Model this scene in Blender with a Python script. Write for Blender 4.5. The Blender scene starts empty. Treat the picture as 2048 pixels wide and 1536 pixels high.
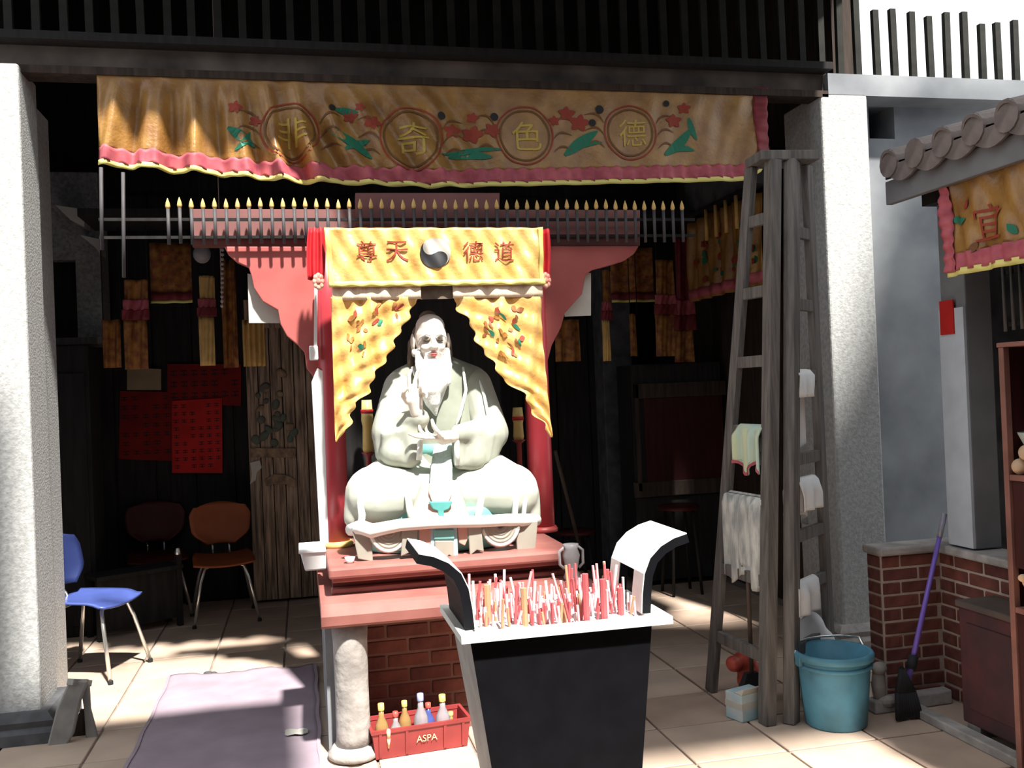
import bpy, bmesh, math, random
from mathutils import Vector, Matrix, Euler

random.seed(7)
SC = bpy.context.scene
COL = SC.collection

# ------------------------------------------------------------------ camera, sky, sun, exposure
EYE = Vector((0.0, 0.0, 1.55))
FOC = 1900.0
CAM_ROT = (Matrix.Rotation(math.radians(-12.5), 3, 'Z') @
           Matrix.Rotation(math.pi / 2 + math.atan(17 / FOC), 3, 'X') @
           Matrix.Rotation(math.radians(-2.3), 3, 'Z'))
cam_data = bpy.data.cameras.new('camera')
cam_data.sensor_width = 36.0
cam_data.lens = 36.0 * FOC / 2048.0
cam_data.clip_start = 0.05
cam = bpy.data.objects.new('camera', cam_data)
COL.objects.link(cam)
cam.matrix_world = Matrix.Translation(EYE) @ CAM_ROT.to_4x4()
SC.camera = cam

world = bpy.data.worlds.new('sky')
SC.world = world
world.use_nodes = True
wn = world.node_tree
wn.nodes['Background'].inputs[0].default_value = (0.93, 0.97, 1.0, 1)
wn.nodes['Background'].inputs[1].default_value = 1.8

SUN_DIR = Vector((0.25, -1.0, 1.70)).normalized()      # towards the sun
sun_data = bpy.data.lights.new('sun', 'SUN')
sun_data.energy = 13.5
sun_data.angle = math.radians(2.5)
sun_data.color = (1.0, 0.96, 0.88)
sun = bpy.data.objects.new('sun', sun_data)
COL.objects.link(sun)
sun.rotation_euler = SUN_DIR.to_track_quat('Z', 'Y').to_euler()

SC.view_settings.view_transform = 'Standard'
SC.view_settings.look = 'None'
SC.view_settings.gamma = 1.0
SC.view_settings.use_curve_mapping = False
SC.view_settings.exposure = 0.0


def ray(px, py):
    return CAM_ROT @ Vector(((px - 1024) / FOC, -(py - 768) / FOC, -1.0))


def on(px, py, y):
    """point of the photograph carried onto the upright plane at depth y"""
    d = ray(px, py)
    return EYE + d * (y / d.y)


def onx(px, py, x):
    d = ray(px, py)
    return EYE + d * (x / d.x)


def onz(px, py, z=0.0):
    d = ray(px, py)
    return EYE + d * ((z - EYE.z) / d.z)


# ------------------------------------------------------------------ materials
def mat(name, col, rough=0.8, metal=0.0, var=0.0, scale=8.0, col2=None, bump=0.0, spec=0.3,
        stretch=(1, 1, 1), trans=0.0, detail=5.0, sheen=0.0, bscale=None):
    m = bpy.data.materials.new(name)
    m.use_nodes = True
    nt = m.node_tree
    b = nt.nodes['Principled BSDF']
    b.inputs['Roughness'].default_value = rough
    b.inputs['Metallic'].default_value = metal
    b.inputs['Specular IOR Level'].default_value = spec
    b.inputs['Transmission Weight'].default_value = trans
    if sheen:
        b.inputs['Sheen Weight'].default_value = sheen
    c1 = (*col, 1)
    b.inputs['Base Color'].default_value = c1
    if var > 0 or col2 or bump:
        tc = nt.nodes.new('ShaderNodeTexCoord')
        mp = nt.nodes.new('ShaderNodeMapping')
        mp.inputs['Scale'].default_value = stretch
        nt.links.new(tc.outputs['Object'], mp.inputs['Vector'])
        nz = nt.nodes.new('ShaderNodeTexNoise')
        nz.inputs['Scale'].default_value = scale
        nz.inputs['Detail'].default_value = detail
        nt.links.new(mp.outputs['Vector'], nz.inputs['Vector'])
        if var > 0 or col2:
            if col2 is None:
                col2 = tuple(max(0, c * (1 - var)) for c in col)
            rp = nt.nodes.new('ShaderNodeValToRGB')
            rp.color_ramp.elements[0].position = 0.35
            rp.color_ramp.elements[1].position = 0.65
            rp.color_ramp.elements[0].color = (*col2, 1)
            rp.color_ramp.elements[1].color = c1
            nt.links.new(nz.outputs['Fac'], rp.inputs['Fac'])
            nt.links.new(rp.outputs['Color'], b.inputs['Base Color'])
        if bump:
            nb = nt.nodes.new('ShaderNodeTexNoise')
            nb.inputs['Scale'].default_value = bscale or scale * 2
            nb.inputs['Detail'].default_value = 3
            nt.links.new(mp.outputs['Vector'], nb.inputs['Vector'])
            bp = nt.nodes.new('ShaderNodeBump')
            bp.inputs['Strength'].default_value = bump
            bp.inputs['Distance'].default_value = 0.02
            nt.links.new(nb.outputs['Fac'], bp.inputs['Height'])
            nt.links.new(bp.outputs['Normal'], b.inputs['Normal'])
    return m


M = {}
M['tile'] = mat('tile', (0.56, 0.43, 0.34), 0.45, var=0.22, scale=3.0, bump=0.1)
M['tile_b'] = mat('tile_b', (0.50, 0.37, 0.29), 0.5, var=0.2, scale=4.0, bump=0.1)
M['grout'] = mat('grout', (0.30, 0.25, 0.22), 0.9, var=0.3)
M['plaster'] = mat('plaster', (0.33, 0.345, 0.36), 0.95, col2=(0.17, 0.18, 0.20), scale=1.8, bump=0.2)
M['plaster_old'] = mat('plaster_old', (0.26, 0.27, 0.30), 0.95, col2=(0.10, 0.11, 0.14), scale=1.6, bump=0.2)
M['granite'] = mat('granite', (0.50, 0.505, 0.50), 0.85, var=0.28, scale=45, bump=0.2, detail=8)
M['granite_d'] = mat('granite_d', (0.33, 0.33, 0.33), 0.85, var=0.4, scale=45, bump=0.25, detail=8)
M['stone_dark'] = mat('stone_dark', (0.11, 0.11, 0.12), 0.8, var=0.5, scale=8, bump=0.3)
M['stone'] = mat('stone', (0.42, 0.39, 0.37), 0.8, var=0.4, scale=9, bump=0.4)
M['wood_black'] = mat('wood_black', (0.020, 0.018, 0.018), 0.85, var=0.5, scale=5, stretch=(6, 6, 0.6))
M['wood_dark'] = mat('wood_dark', (0.055, 0.038, 0.030), 0.85, var=0.5, scale=5, stretch=(6, 6, 0.6), bump=0.2)
M['roof_under'] = mat('roof_under', (0.05, 0.05, 0.055), 0.95, var=0.6, scale=7)
M['beam'] = mat('beam', (0.17, 0.135, 0.115), 0.9, col2=(0.045, 0.038, 0.036), scale=3, bump=0.3)
M['bar_iron'] = mat('bar_iron', (0.022, 0.022, 0.018), 0.85, var=0.4, scale=9)
M['wood_grey'] = mat('wood_grey', (0.165, 0.15, 0.14), 0.8, col2=(0.09, 0.082, 0.078), scale=5, stretch=(9, 9, 0.7), bump=0.3)
M['wood_old'] = mat('wood_old', (0.50, 0.365, 0.265), 0.85, col2=(0.13, 0.095, 0.075), scale=4, stretch=(11, 11, 0.8), bump=0.4)
M['relief_green'] = mat('relief_green', (0.10, 0.16, 0.125), 0.8, col2=(0.15, 0.11, 0.09), scale=14, bump=0.3)
M['relief_tan'] = mat('relief_tan', (0.38, 0.26, 0.165), 0.8, col2=(0.16, 0.11, 0.08), scale=18, bump=0.3)
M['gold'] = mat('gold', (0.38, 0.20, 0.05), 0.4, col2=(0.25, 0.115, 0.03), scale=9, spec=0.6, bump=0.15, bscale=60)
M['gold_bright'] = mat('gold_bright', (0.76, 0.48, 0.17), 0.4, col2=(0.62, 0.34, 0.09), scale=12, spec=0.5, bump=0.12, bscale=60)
M['gold_edge'] = mat('gold_edge', (0.74, 0.66, 0.20), 0.5, spec=0.5)
M['gold_old'] = mat('gold_old', (0.40, 0.18, 0.042), 0.6, col2=(0.18, 0.052, 0.024), scale=18)
M['gold_pale'] = mat('gold_pale', (0.74, 0.48, 0.17), 0.6, var=0.25, scale=14)
M['pink'] = mat('pink', (0.50, 0.12, 0.14), 0.6, col2=(0.36, 0.07, 0.10), scale=16)
M['pink_dark'] = mat('pink_dark', (0.24, 0.03, 0.04), 0.6, var=0.3, scale=16)
M['stitch_red'] = mat('stitch_red', (0.30, 0.05, 0.03), 0.7)
M['stitch_brown'] = mat('stitch_brown', (0.17, 0.075, 0.03), 0.7)
M['stitch_green'] = mat('stitch_green', (0.02, 0.17, 0.10), 0.6)
M['stitch_black'] = mat('stitch_black', (0.025, 0.025, 0.028), 0.7)
M['stitch_gold'] = mat('stitch_gold', (0.50, 0.36, 0.07), 0.45)
M['stitch_white'] = mat('stitch_white', (0.50, 0.47, 0.42), 0.7)
M['lace'] = mat('lace', (0.76, 0.60, 0.46), 0.8, var=0.15, scale=50, stretch=(6, 6, 0.4))
M['red'] = mat('red', (0.40, 0.055, 0.05), 0.45, var=0.2, scale=4, spec=0.5)
M['red_col'] = mat('red_col', (0.46, 0.045, 0.06), 0.35, var=0.2, scale=4, spec=0.5)
M['salmon'] = mat('salmon', (0.44, 0.115, 0.105), 0.6, col2=(0.36, 0.085, 0.08), scale=5)
M['salmon_pale'] = mat('salmon_pale', (0.22, 0.095, 0.09), 0.7, var=0.2, scale=5)
M['terra'] = mat('terra', (0.34, 0.135, 0.115), 0.55, col2=(0.26, 0.09, 0.078), scale=5, spec=0.4)
M['terra_d'] = mat('terra_d', (0.15, 0.05, 0.043), 0.6, var=0.25, scale=5)
M['ribbon'] = mat('ribbon', (0.60, 0.03, 0.04), 0.5, var=0.3, scale=9)
M['rosette'] = mat('rosette', (0.80, 0.48, 0.36), 0.5, col2=(0.62, 0.16, 0.13), scale=30)
M['brick'] = mat('brick', (0.20, 0.066, 0.048), 0.85, var=0.35, scale=14, bump=0.3)
M['brick_b'] = mat('brick_b', (0.155, 0.052, 0.042), 0.85, var=0.35, scale=14, bump=0.3)
M['mortar'] = mat('mortar', (0.50, 0.40, 0.34), 0.95, var=0.2, scale=20)
M['mortar_red'] = mat('mortar_red', (0.24, 0.125, 0.10), 0.95, var=0.2, scale=20)
M['white'] = mat('white', (0.80, 0.80, 0.80), 0.6, var=0.08)
M['white_panel'] = mat('white_panel', (0.55, 0.53, 0.48), 0.8, var=0.12, scale=9)
M['paper_red'] = mat('paper_red', (0.50, 0.018, 0.015), 0.8, var=0.25, scale=6)
M['paper_red2'] = mat('paper_red2', (0.22, 0.010, 0.009), 0.85, var=0.3, scale=6)
M['paper_tan'] = mat('paper_tan', (0.34, 0.26, 0.16), 0.85, var=0.2)
M['ink'] = mat('ink', (0.03, 0.012, 0.012), 0.8)
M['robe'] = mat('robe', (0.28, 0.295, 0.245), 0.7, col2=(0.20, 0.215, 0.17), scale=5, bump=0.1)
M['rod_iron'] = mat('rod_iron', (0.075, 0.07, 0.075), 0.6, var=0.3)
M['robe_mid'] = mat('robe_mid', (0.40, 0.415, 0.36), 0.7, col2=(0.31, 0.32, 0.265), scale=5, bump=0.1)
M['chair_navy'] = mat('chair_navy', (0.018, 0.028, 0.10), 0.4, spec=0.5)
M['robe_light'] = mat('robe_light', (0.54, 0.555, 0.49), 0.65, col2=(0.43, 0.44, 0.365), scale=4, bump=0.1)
M['robe_trim'] = mat('robe_trim', (0.80, 0.81, 0.76), 0.6, var=0.1)
M['robe_grey'] = mat('robe_grey', (0.34, 0.32, 0.27), 0.7, var=0.15, scale=7)
M['teal'] = mat('teal', (0.22, 0.52, 0.48), 0.6, col2=(0.15, 0.40, 0.37), scale=6)
M['teal_deep'] = mat('teal_deep', (0.10, 0.36, 0.34), 0.6, var=0.2)
M['sash'] = mat('sash', (0.60, 0.72, 0.69), 0.6, var=0.15, scale=9, stretch=(8, 8, 1))
M['statue_blue'] = mat('statue_blue', (0.36, 0.52, 0.58), 0.6, var=0.15)
M['statue_pink'] = mat('statue_pink', (0.62, 0.36, 0.29), 0.65, var=0.2, scale=6)
M['skin'] = mat('skin', (0.74, 0.66, 0.58), 0.55, var=0.08)
M['beard'] = mat('beard', (0.84, 0.84, 0.82), 0.7, var=0.1, scale=30, stretch=(3, 3, 0.3), bump=0.3)
M['hair'] = mat('hair', (0.16, 0.12, 0.09), 0.8, var=0.3, scale=20)
M['lip'] = mat('lip', (0.55, 0.10, 0.10), 0.5)
M['eye'] = mat('eye', (0.03, 0.025, 0.02), 0.4)
M['iron'] = mat('iron', (0.006, 0.006, 0.008), 0.6, var=0.3, scale=12, spec=0.12)
M['iron_skylit'] = mat('iron_skylit', (0.34, 0.33, 0.32), 0.6, var=0.25, scale=10)  # skylight on the burner's left side put into the colour
M['ash_sunlit'] = mat('ash_sunlit', (0.78, 0.79, 0.76), 0.7, var=0.1, scale=16)  # ash white, raised by sunlight put into the colour
M['ash'] = mat('ash', (0.62, 0.58, 0.58), 0.95, col2=(0.44, 0.36, 0.37), scale=40, bump=0.5)
M['stick_red'] = mat('stick_red', (0.50, 0.10, 0.11), 0.8)
M['stick_pink'] = mat('stick_pink', (0.72, 0.40, 0.42), 0.8)
M['stick_tan'] = mat('stick_tan', (0.48, 0.27, 0.15), 0.8)
M['stick_white'] = mat('stick_white', (0.78, 0.72, 0.72), 0.8)
M['mat_purple'] = mat('mat_purple', (0.34, 0.27, 0.32), 0.75, col2=(0.28, 0.22, 0.26), scale=5, bump=0.15)
M['bucket_blue'] = mat('bucket_blue', (0.06, 0.16, 0.22), 0.5, col2=(0.10, 0.30, 0.42), scale=5, bump=0.1)
M['bucket_in'] = mat('bucket_in', (0.06, 0.10, 0.13), 0.7, var=0.3)
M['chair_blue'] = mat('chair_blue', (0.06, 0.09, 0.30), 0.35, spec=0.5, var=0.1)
M['chair_orange'] = mat('chair_orange', (0.30, 0.075, 0.022), 0.5, spec=0.4, var=0.15)
M['chair_red'] = mat('chair_red', (0.07, 0.010, 0.010), 0.5, var=0.15)
M['chrome'] = mat('chrome', (0.75, 0.75, 0.72), 0.25, metal=0.9)
M['crate'] = mat('crate', (0.30, 0.04, 0.04), 0.45, var=0.2, scale=10, spec=0.5)
M['letter_cream'] = mat('letter_cream', (0.75, 0.50, 0.30), 0.7)
M['glass_oil'] = mat('glass_oil', (0.60, 0.40, 0.16), 0.12, trans=0.55, spec=0.6)
M['glass_clear'] = mat('glass_clear', (0.62, 0.60, 0.64), 0.1, trans=0.6, spec=0.6)
M['glass_blue'] = mat('glass_blue', (0.10, 0.14, 0.45), 0.15, trans=0.4, spec=0.6)
M['cap_yellow'] = mat('cap_yellow', (0.72, 0.55, 0.16), 0.4)
M['cap_red'] = mat('cap_red', (0.45, 0.08, 0.06), 0.4)
M['cap_blue'] = mat('cap_blue', (0.30, 0.34, 0.60), 0.4)
M['purple'] = mat('purple', (0.20, 0.12, 0.55), 0.35, spec=0.5, var=0.1)
M['cabinet'] = mat('cabinet', (0.052, 0.010, 0.010), 0.5, var=0.4, scale=5, stretch=(6, 6, 0.7))
M['cabinet_edge'] = mat('cabinet_edge', (0.27, 0.12, 0.095), 0.5, var=0.3, scale=8)
M['chest'] = mat('chest', (0.085, 0.028, 0.030), 0.6, col2=(0.045, 0.022, 0.025), scale=7)
M['chest_top'] = mat('chest_top', (0.10, 0.075, 0.065), 0.7, var=0.3)
M['rag_white'] = mat('rag_white', (0.62, 0.62, 0.58), 0.9, col2=(0.30, 0.31, 0.31), scale=11, stretch=(3, 3, 0.7), bump=0.3)
M['towel'] = mat('towel', (0.42, 0.56, 0.54), 0.9, col2=(0.55, 0.60, 0.40), scale=10, stretch=(2.5, 2.5, 0.2))
M['plastic_red'] = mat('plastic_red', (0.58, 0.10, 0.07), 0.45, var=0.3, scale=12, bump=0.4)
M['box_blue'] = mat('box_blue', (0.30, 0.52, 0.60), 0.6, col2=(0.55, 0.60, 0.60), scale=8)
M['broom_brown'] = mat('broom_brown', (0.11, 0.075, 0.055), 0.7, var=0.3)
M['broom_black'] = mat('broom_black', (0.025, 0.025, 0.03), 0.8, var=0.3)
M['cloth_grey'] = mat('cloth_grey', (0.32, 0.31, 0.29), 0.85, var=0.3, scale=8, bump=0.3)
M['roof_tile'] = mat('roof_tile', (0.20, 0.165, 0.155), 0.9, var=0.4, scale=10, bump=0.4)
M['shed_lit'] = mat('shed_lit', (0.50, 0.54, 0.60), 0.9, var=0.15, scale=6)  # bright left side of the shed post; light put into its colour
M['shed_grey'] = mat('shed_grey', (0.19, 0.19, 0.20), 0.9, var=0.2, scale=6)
M['bowl'] = mat('bowl', (0.45, 0.50, 0.46), 0.4, var=0.2)
M['fruit'] = mat('fruit', (0.62, 0.42, 0.27), 0.5, var=0.2)
M['leaf'] = mat('leaf', (0.25, 0.38, 0.20), 0.6, var=0.3, scale=12)
M['candle'] = mat('candle', (0.66, 0.40, 0.12), 0.4, col2=(0.72, 0.60, 0.25), scale=10)
M['bead'] = mat('bead', (0.52, 0.42, 0.40), 0.4)
M['ceramic'] = mat('ceramic', (0.36, 0.34, 0.36), 0.4, var=0.3, scale=12)


# ------------------------------------------------------------------ mesh helpers
class MB:
    """collects shapes, in world coordinates unless said otherwise"""

    def __init__(self):
        self.v, self.f = [], []

    def add(self, vs, fs):
        n = len(self.v)
        self.v += [Vector(p) for p in vs]
        self.f += [tuple(i + n for i in f) for f in fs]
        return self

    def box(self, a, b):
        (x0, y0, z0), (x1, y1, z1) = a, b
        vs = [(x0, y0, z0), (x1, y0, z0), (x1, y1, z0), (x0, y1, z0),
              (x0, y0, z1), (x1, y0, z1), (x1, y1, z1), (x0, y1, z1)]
        return self.add(vs, [(0, 3, 2, 1), (4, 5, 6, 7), (0, 1, 5, 4), (1, 2, 6, 5), (2, 3, 7, 6), (3, 0, 4, 7)])

    def hexa(self, lo, hi):
        vs = list(lo) + list(hi)
        return self.add(vs, [(0, 3, 2, 1), (4, 5, 6, 7), (0, 1, 5, 4), (1, 2, 6, 5), (2, 3, 7, 6), (3, 0, 4, 7)])

    def bar(self, p, q, w, h, up=(0, 0, 1)):
        p, q, up = Vector(p), Vector(q), Vector(up)
        d = (q - p).normalized()
        s = d.cross(up)
        if s.length < 1e-4:
            s = d.cross(Vector((1, 0, 0)))
        s.normalize()
        t = s.cross(d).normalized()
        s, t = s * w / 2, t * h / 2
        c = [-s - t, s - t, s + t, -s + t]
        return self.hexa([p + k for k in c], [q + k for k in c])

    def tube(self, pts, r, n=8, cap=True, flat=1.0, side=None):
        pts = [Vector(p) for p in pts]
        if not isinstance(r, (list, tuple)):
            r = [r] * len(pts)
        base = len(self.v)
        prev = None
        for i, p in enumerate(pts):
            d = (pts[min(i + 1, len(pts) - 1)] - pts[max(i - 1, 0)]).normalized()
            if prev is None:
                ref = Vector(side) if side else (Vector((0, 0, 1)) if abs(d.z) < 0.9 else Vector((1, 0, 0)))
            else:
                ref = prev
            a = (ref - d * ref.dot(d)).normalized()
            prev = a
            b = d.cross(a)
            for k in range(n):
                t = 2 * math.pi * k / n
                self.v.append(p + (a * math.cos(t) + b * math.sin(t) * flat) * r[i])
        for i in range(len(pts) - 1):
            for k in range(n):
                k2 = (k + 1) % n
                self.f.append((base + i * n + k, base + i * n + k2, base + (i + 1) * n + k2, base + (i + 1) * n + k))
        if cap:
            self.f.append(tuple(base + k for k in reversed(range(n))))
            self.f.append(tuple(base + (len(pts) - 1) * n + k for k in range(n)))
        return self

    def lathe(self, prof, c=(0, 0, 0), n=24, sx=1.0, sy=1.0, cap=True):
        c = Vector(c)
        base = len(self.v)
        for r, z in prof:
            for k in range(n):
                t = 2 * math.pi * k / n
                self.v.append(c + Vector((r * sx * math.cos(t), r * sy * math.sin(t), z)))
        for i in range(len(prof) - 1):
            for k in range(n):
                k2 = (k + 1) % n
                self.f.append((base + i * n + k, base + i * n + k2, base + (i + 1) * n + k2, base + (i + 1) * n + k))
        if cap:
            self.f.append(tuple(base + k for k in reversed(range(n))))
            self.f.append(tuple(base + (len(prof) - 1) * n + k for k in range(n)))
        return self

    def prism(self, poly, off):
        """outline (3-D points, planar) pushed along off"""
        n = len(poly)
        vs = [Vector(p) for p in poly] + [Vector(p) + Vector(off) for p in poly]
        fs = [tuple(range(n)), tuple(reversed(range(n, 2 * n)))]
        fs += [(i, i + n, (i + 1) % n + n, (i + 1) % n) for i in range(n)]
        return self.add(vs, fs)

    def ell(self, c, r, n=14, m=9, rot=None):
        c = Vector(c)
        if not isinstance(r, (list, tuple, Vector)):
            r = (r, r, r)
        base = len(self.v)
        ps = [Vector((0, 0, -r[2]))]
        for j in range(1, m):
            a = -math.pi / 2 + math.pi * j / m
            for k in range(n):
                t = 2 * math.pi * k / n
                ps.append(Vector((r[0] * math.cos(a) * math.cos(t), r[1] * math.cos(a) * math.sin(t), r[2] * math.sin(a))))
        ps.append(Vector((0, 0, r[2])))
        R = Euler(rot).to_matrix() if rot else Matrix.Identity(3)
        self.v += [c + R @ p for p in ps]
        for k in range(n):
            self.f.append((base, base + 1 + (k + 1) % n, base + 1 + k))
        for j in range(m - 2):
            for k in range(n):
                a, b = base + 1 + j * n + k, base + 1 + j * n + (k + 1) % n
                self.f.append((a, b, b + n, a + n))
        top = base + len(ps) - 1
        o = base + 1 + (m - 2) * n
        for k in range(n):
            self.f.append((o + k, o + (k + 1) % n, top))
        return self

    def caps(self, pts, rs, n=12):
        """chain of tapering capsules"""
        for i in range(len(pts)):
            self.ell(pts[i], rs[i], n, 8)
        for i in range(len(pts) - 1):
            self.tube([pts[i], pts[i + 1]], [rs[i], rs[i + 1]], n)
        return self

    def grid(self, fn, nu, nv):
        base = len(self.v)
        for j in range(nv + 1):
            for i in range(nu + 1):
                self.v.append(Vector(fn(i / nu, j / nv)))
        for j in range(nv):
            for i in range(nu):
                a = base + j * (nu + 1) + i
                self.f.append((a, a + 1, a + nu + 2, a + nu + 1))
        return self


ORIGIN = {}


def link(o):
    COL.objects.link(o)
    return o


def origin_of(p):
    while p.parent:
        p = p.parent
    return p.location


def obj(name, mb, material, parent=None, smooth=False, thick=0.0, local=False, bevel=0.0, autosmooth=None):
    me = bpy.data.meshes.new(name)
    off = Vector((0, 0, 0))
    if parent is not None and not local:
        off = origin_of(parent)
    me.from_pydata([v - off for v in mb.v], [], mb.f)
    me.materials.append(M[material] if isinstance(material, str) else material)
    bm = bmesh.new()
    bm.from_mesh(me)
    bmesh.ops.recalc_face_normals(bm, faces=bm.faces)
    bm.to_mesh(me)
    bm.free()
    if smooth:
        for p in me.polygons:
            p.use_smooth = True
    o = link(bpy.data.objects.new(name, me))
    if parent is not None:
        o.parent = parent
    if thick:
        md = o.modifiers.new('thickness', 'SOLIDIFY')
        md.thickness = thick
        md.offset = 0
    if bevel:
        md = o.modifiers.new('edge', 'BEVEL')
        md.width = bevel
        md.segments = 2
        md.limit_method = 'ANGLE'
    return o


def pieces(name, mb, material, parent=None, **kw):
    """every separate shape collected in mb becomes an object of its own"""
    up = list(range(len(mb.v)))

    def root(i):
        while up[i] != i:
            up[i] = up[up[i]]
            i = up[i]
        return i
    for f in mb.f:
        a = root(f[0])
        for k in f[1:]:
            up[root(k)] = a
    sets = {}
    for f in mb.f:
        sets.setdefault(root(f[0]), []).append(f)
    out = []
    for fs in sets.values():
        ids = sorted({i for f in fs for i in f})
        mp = {i: k for k, i in enumerate(ids)}
        m2 = MB()
        m2.add([mb.v[i] for i in ids], [tuple(mp[i] for i in f) for f in fs])
        out.append(obj(name, m2, material, parent, **kw))
    return out


def blob(name, mb, material, parent, voxel=0.012, smooth_it=6, adapt=0.0):
    """fuse overlapping shapes into one continuous skin"""
    me = bpy.data.meshes.new('tmp')
    off = origin_of(parent) if parent else Vector((0, 0, 0))
    me.from_pydata([v - off for v in mb.v], [], mb.f)
    t = link(bpy.data.objects.new('tmp', me))
    r = t.modifiers.new('r', 'REMESH')
    r.mode = 'VOXEL'
    r.voxel_size = voxel
    s = t.modifiers.new('s', 'SMOOTH')
    s.factor = 0.6
    s.iterations = smooth_it
    dg = bpy.context.evaluated_depsgraph_get()
    me2 = bpy.data.meshes.new_from_object(t.evaluated_get(dg))
    bpy.data.objects.remove(t)
    bpy.data.meshes.remove(me)
    me2.name = name
    me2.materials.clear()
    me2.materials.append(M[material] if isinstance(material, str) else material)
    for p in me2.polygons:
        p.use_smooth = True
    o = link(bpy.data.objects.new(name, me2))
    if parent:
        o.parent = parent
    return o


def tag(o, label=None, cat=None, group=None, kind=None):
    if label:
        o['label'] = label
    if cat:
        o['category'] = cat
    if group:
        o['group'] = group
    if kind:
        o['kind'] = kind
    return o


def thing(name, label, cat, loc=(0, 0, 0), rz=0.0, group=None):
    o = link(bpy.data.objects.new(name, None))
    o.empty_display_size = 0.1
    o.location = loc
    o.rotation_euler = (0, 0, rz)
    return tag(o, label, cat, group)


def struct(name, mb, material, **kw):
    o = obj(name, mb, material, **kw)
    if kw.get('parent') is None:
        o['kind'] = 'structure'
    return o


def shared(name, me, parent, loc, rot=(0, 0, 0), scl=(1, 1, 1)):
    """another object on an existing mesh; loc in world coordinates"""
    o = link(bpy.data.objects.new(name, me))
    o.parent = parent
    o.location = Vector(loc) - (origin_of(parent) if parent else Vector((0, 0, 0)))
    o.rotation_euler = rot
    o.scale = scl
    return o


def mesh_of(name, mb, material, smooth=False):
    me = bpy.data.meshes.new(name)
    me.from_pydata([tuple(v) for v in mb.v], [], mb.f)
    me.materials.append(M[material])
    bm = bmesh.new()
    bm.from_mesh(me)
    bmesh.ops.recalc_face_normals(bm, faces=bm.faces)
    bm.to_mesh(me)
    bm.free()
    if smooth:
        for p in me.polygons:
            p.use_smooth = True
    return me


def soft_box_mesh(name, sx, sy, sz, material, b=0.004):
    """box centred on its origin with chamfered edges"""
    bm = bmesh.new()
    bmesh.ops.create_cube(bm, size=1.0, matrix=Matrix.Diagonal((sx, sy, sz, 1)))
    bmesh.ops.bevel(bm, geom=list(bm.edges), offset=b, segments=1, affect='EDGES')
    me = bpy.data.meshes.new(name)
    bm.to_mesh(me)
    bm.free()
    me.materials.append(M[material])
    return me


def text_shape(s, cuts=2):
    """triangulated outline of a written sign: points centred on 0, height about 1"""
    cu = bpy.data.curves.new('txt', 'FONT')
    cu.body = s
    cu.align_x = 'CENTER'
    cu.resolution_u = 3
    t = link(bpy.data.objects.new('txt', cu))
    dg = bpy.context.evaluated_depsgraph_get()
    me = bpy.data.meshes.new_from_object(t.evaluated_get(dg))
    bpy.data.objects.remove(t)
    bm = bmesh.new()
    bm.from_mesh(me)
    bmesh.ops.triangulate(bm, faces=bm.faces)
    for _ in range(cuts):
        long = [e for e in bm.edges if e.calc_length() > 0.12]
        if long:
            bmesh.ops.subdivide_edges(bm, edges=long, cuts=1)
            bmesh.ops.triangulate(bm, faces=bm.faces)
    vs = [v.co.copy() for v in bm.verts]
    fs = [[v.index for v in f.verts] for f in bm.faces]
    bm.verts.index_update()
    fs = [[v.index for v in f.verts] for f in bm.faces]
    bm.free()
    if vs:
        x0, x1 = min(v.x for v in vs), max(v.x for v in vs)
        y0, y1 = min(v.y for v in vs), max(v.y for v in vs)
        cx, cy, h = (x0 + x1) / 2, (y0 + y1) / 2, max(y1 - y0, 1e-3)
        vs = [((v.x - cx) / h, (v.y - cy) / h) for v in vs]
    return vs, fs


# ================================================================== THE SETTING
HALL_Y = 4.95            # front line of the hall's pillars
fl = struct('floor', MB().box((-6, -4, -0.12), (7, 9.5, -0.012)), 'grout')
TS = 0.42
for j in range(0, 14):
    for i in range(-6, 8):
        x, y = i * TS + 0.05, 2.62 + j * TS
        if x > 3.2 or x < -2.3 or (y < 3.4 and x < -1.6):
            continue
        k = random.random()
        if 'tile_me' not in globals():
            tile_me = soft_box_mesh('tile', TS - 0.012, TS - 0.012, 0.024, 'tile', 0.003)
            tile_me2 = soft_box_mesh('tile', TS - 0.012, TS - 0.012, 0.024, 'tile_b', 0.003)
        shared('tile', tile_me if k < 0.6 else tile_me2, fl, (x, y, -0.012 + random.uniform(-0.0015, 0)))

# roof of the hall: planks seen from below, and the eave over its front
g = MB()
g.prism([(-2.2, 5.25, 4.25), (3.3, 5.25, 4.25), (3.3, 8.2, 5.6), (-2.2, 8.2, 5.6)], (0, 0, 0.12))
ceil = struct('ceiling', g, 'roof_under')
for k in range(9):
    x = -1.9 + k * 0.62
    obj('rafter', MB().bar((x, 5.28, 4.19), (x, 8.1, 5.47), 0.09, 0.10), 'wood_dark', ceil)
EV = lambda x, y: (x, y, 3.58 + 0.52 * (y - 3.9))
g = MB().prism([EV(-1.30, 5.25), EV(-1.30, 4.55), EV(-0.77, 4.45), EV(0.20, 4.33), EV(0.62, 3.9), EV(2.9, 3.9), EV(3.08, 4.1), EV(3.08, 4.78), EV(3.36, 4.88), EV(3.36, 5.25)], (0, 0, 0.10))
struct('ceiling_eave', g, 'roof_under')  # outline shaped to block sun from the banner except its lower left
struct('wall_left', MB().box((-2.3, 4.95, 0), (-2.05, 8.2, 5.6)), 'plaster_old')
struct('wall_right', MB().box((3.30, 5.30, 0), (3.46, 8.2, 5.7)), 'wood_dark')
wb = struct('wall_back', MB().box((-2.1, 7.86, 0), (3.3, 8.0, 5.6)), 'wood_black')
for k in range(18):
    x = -2.0 + k * 0.295
    obj('plank', MB().box((x, 7.835, 0.02), (x + 0.28, 7.862, 3.2)), 'wood_black', wb)
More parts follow.
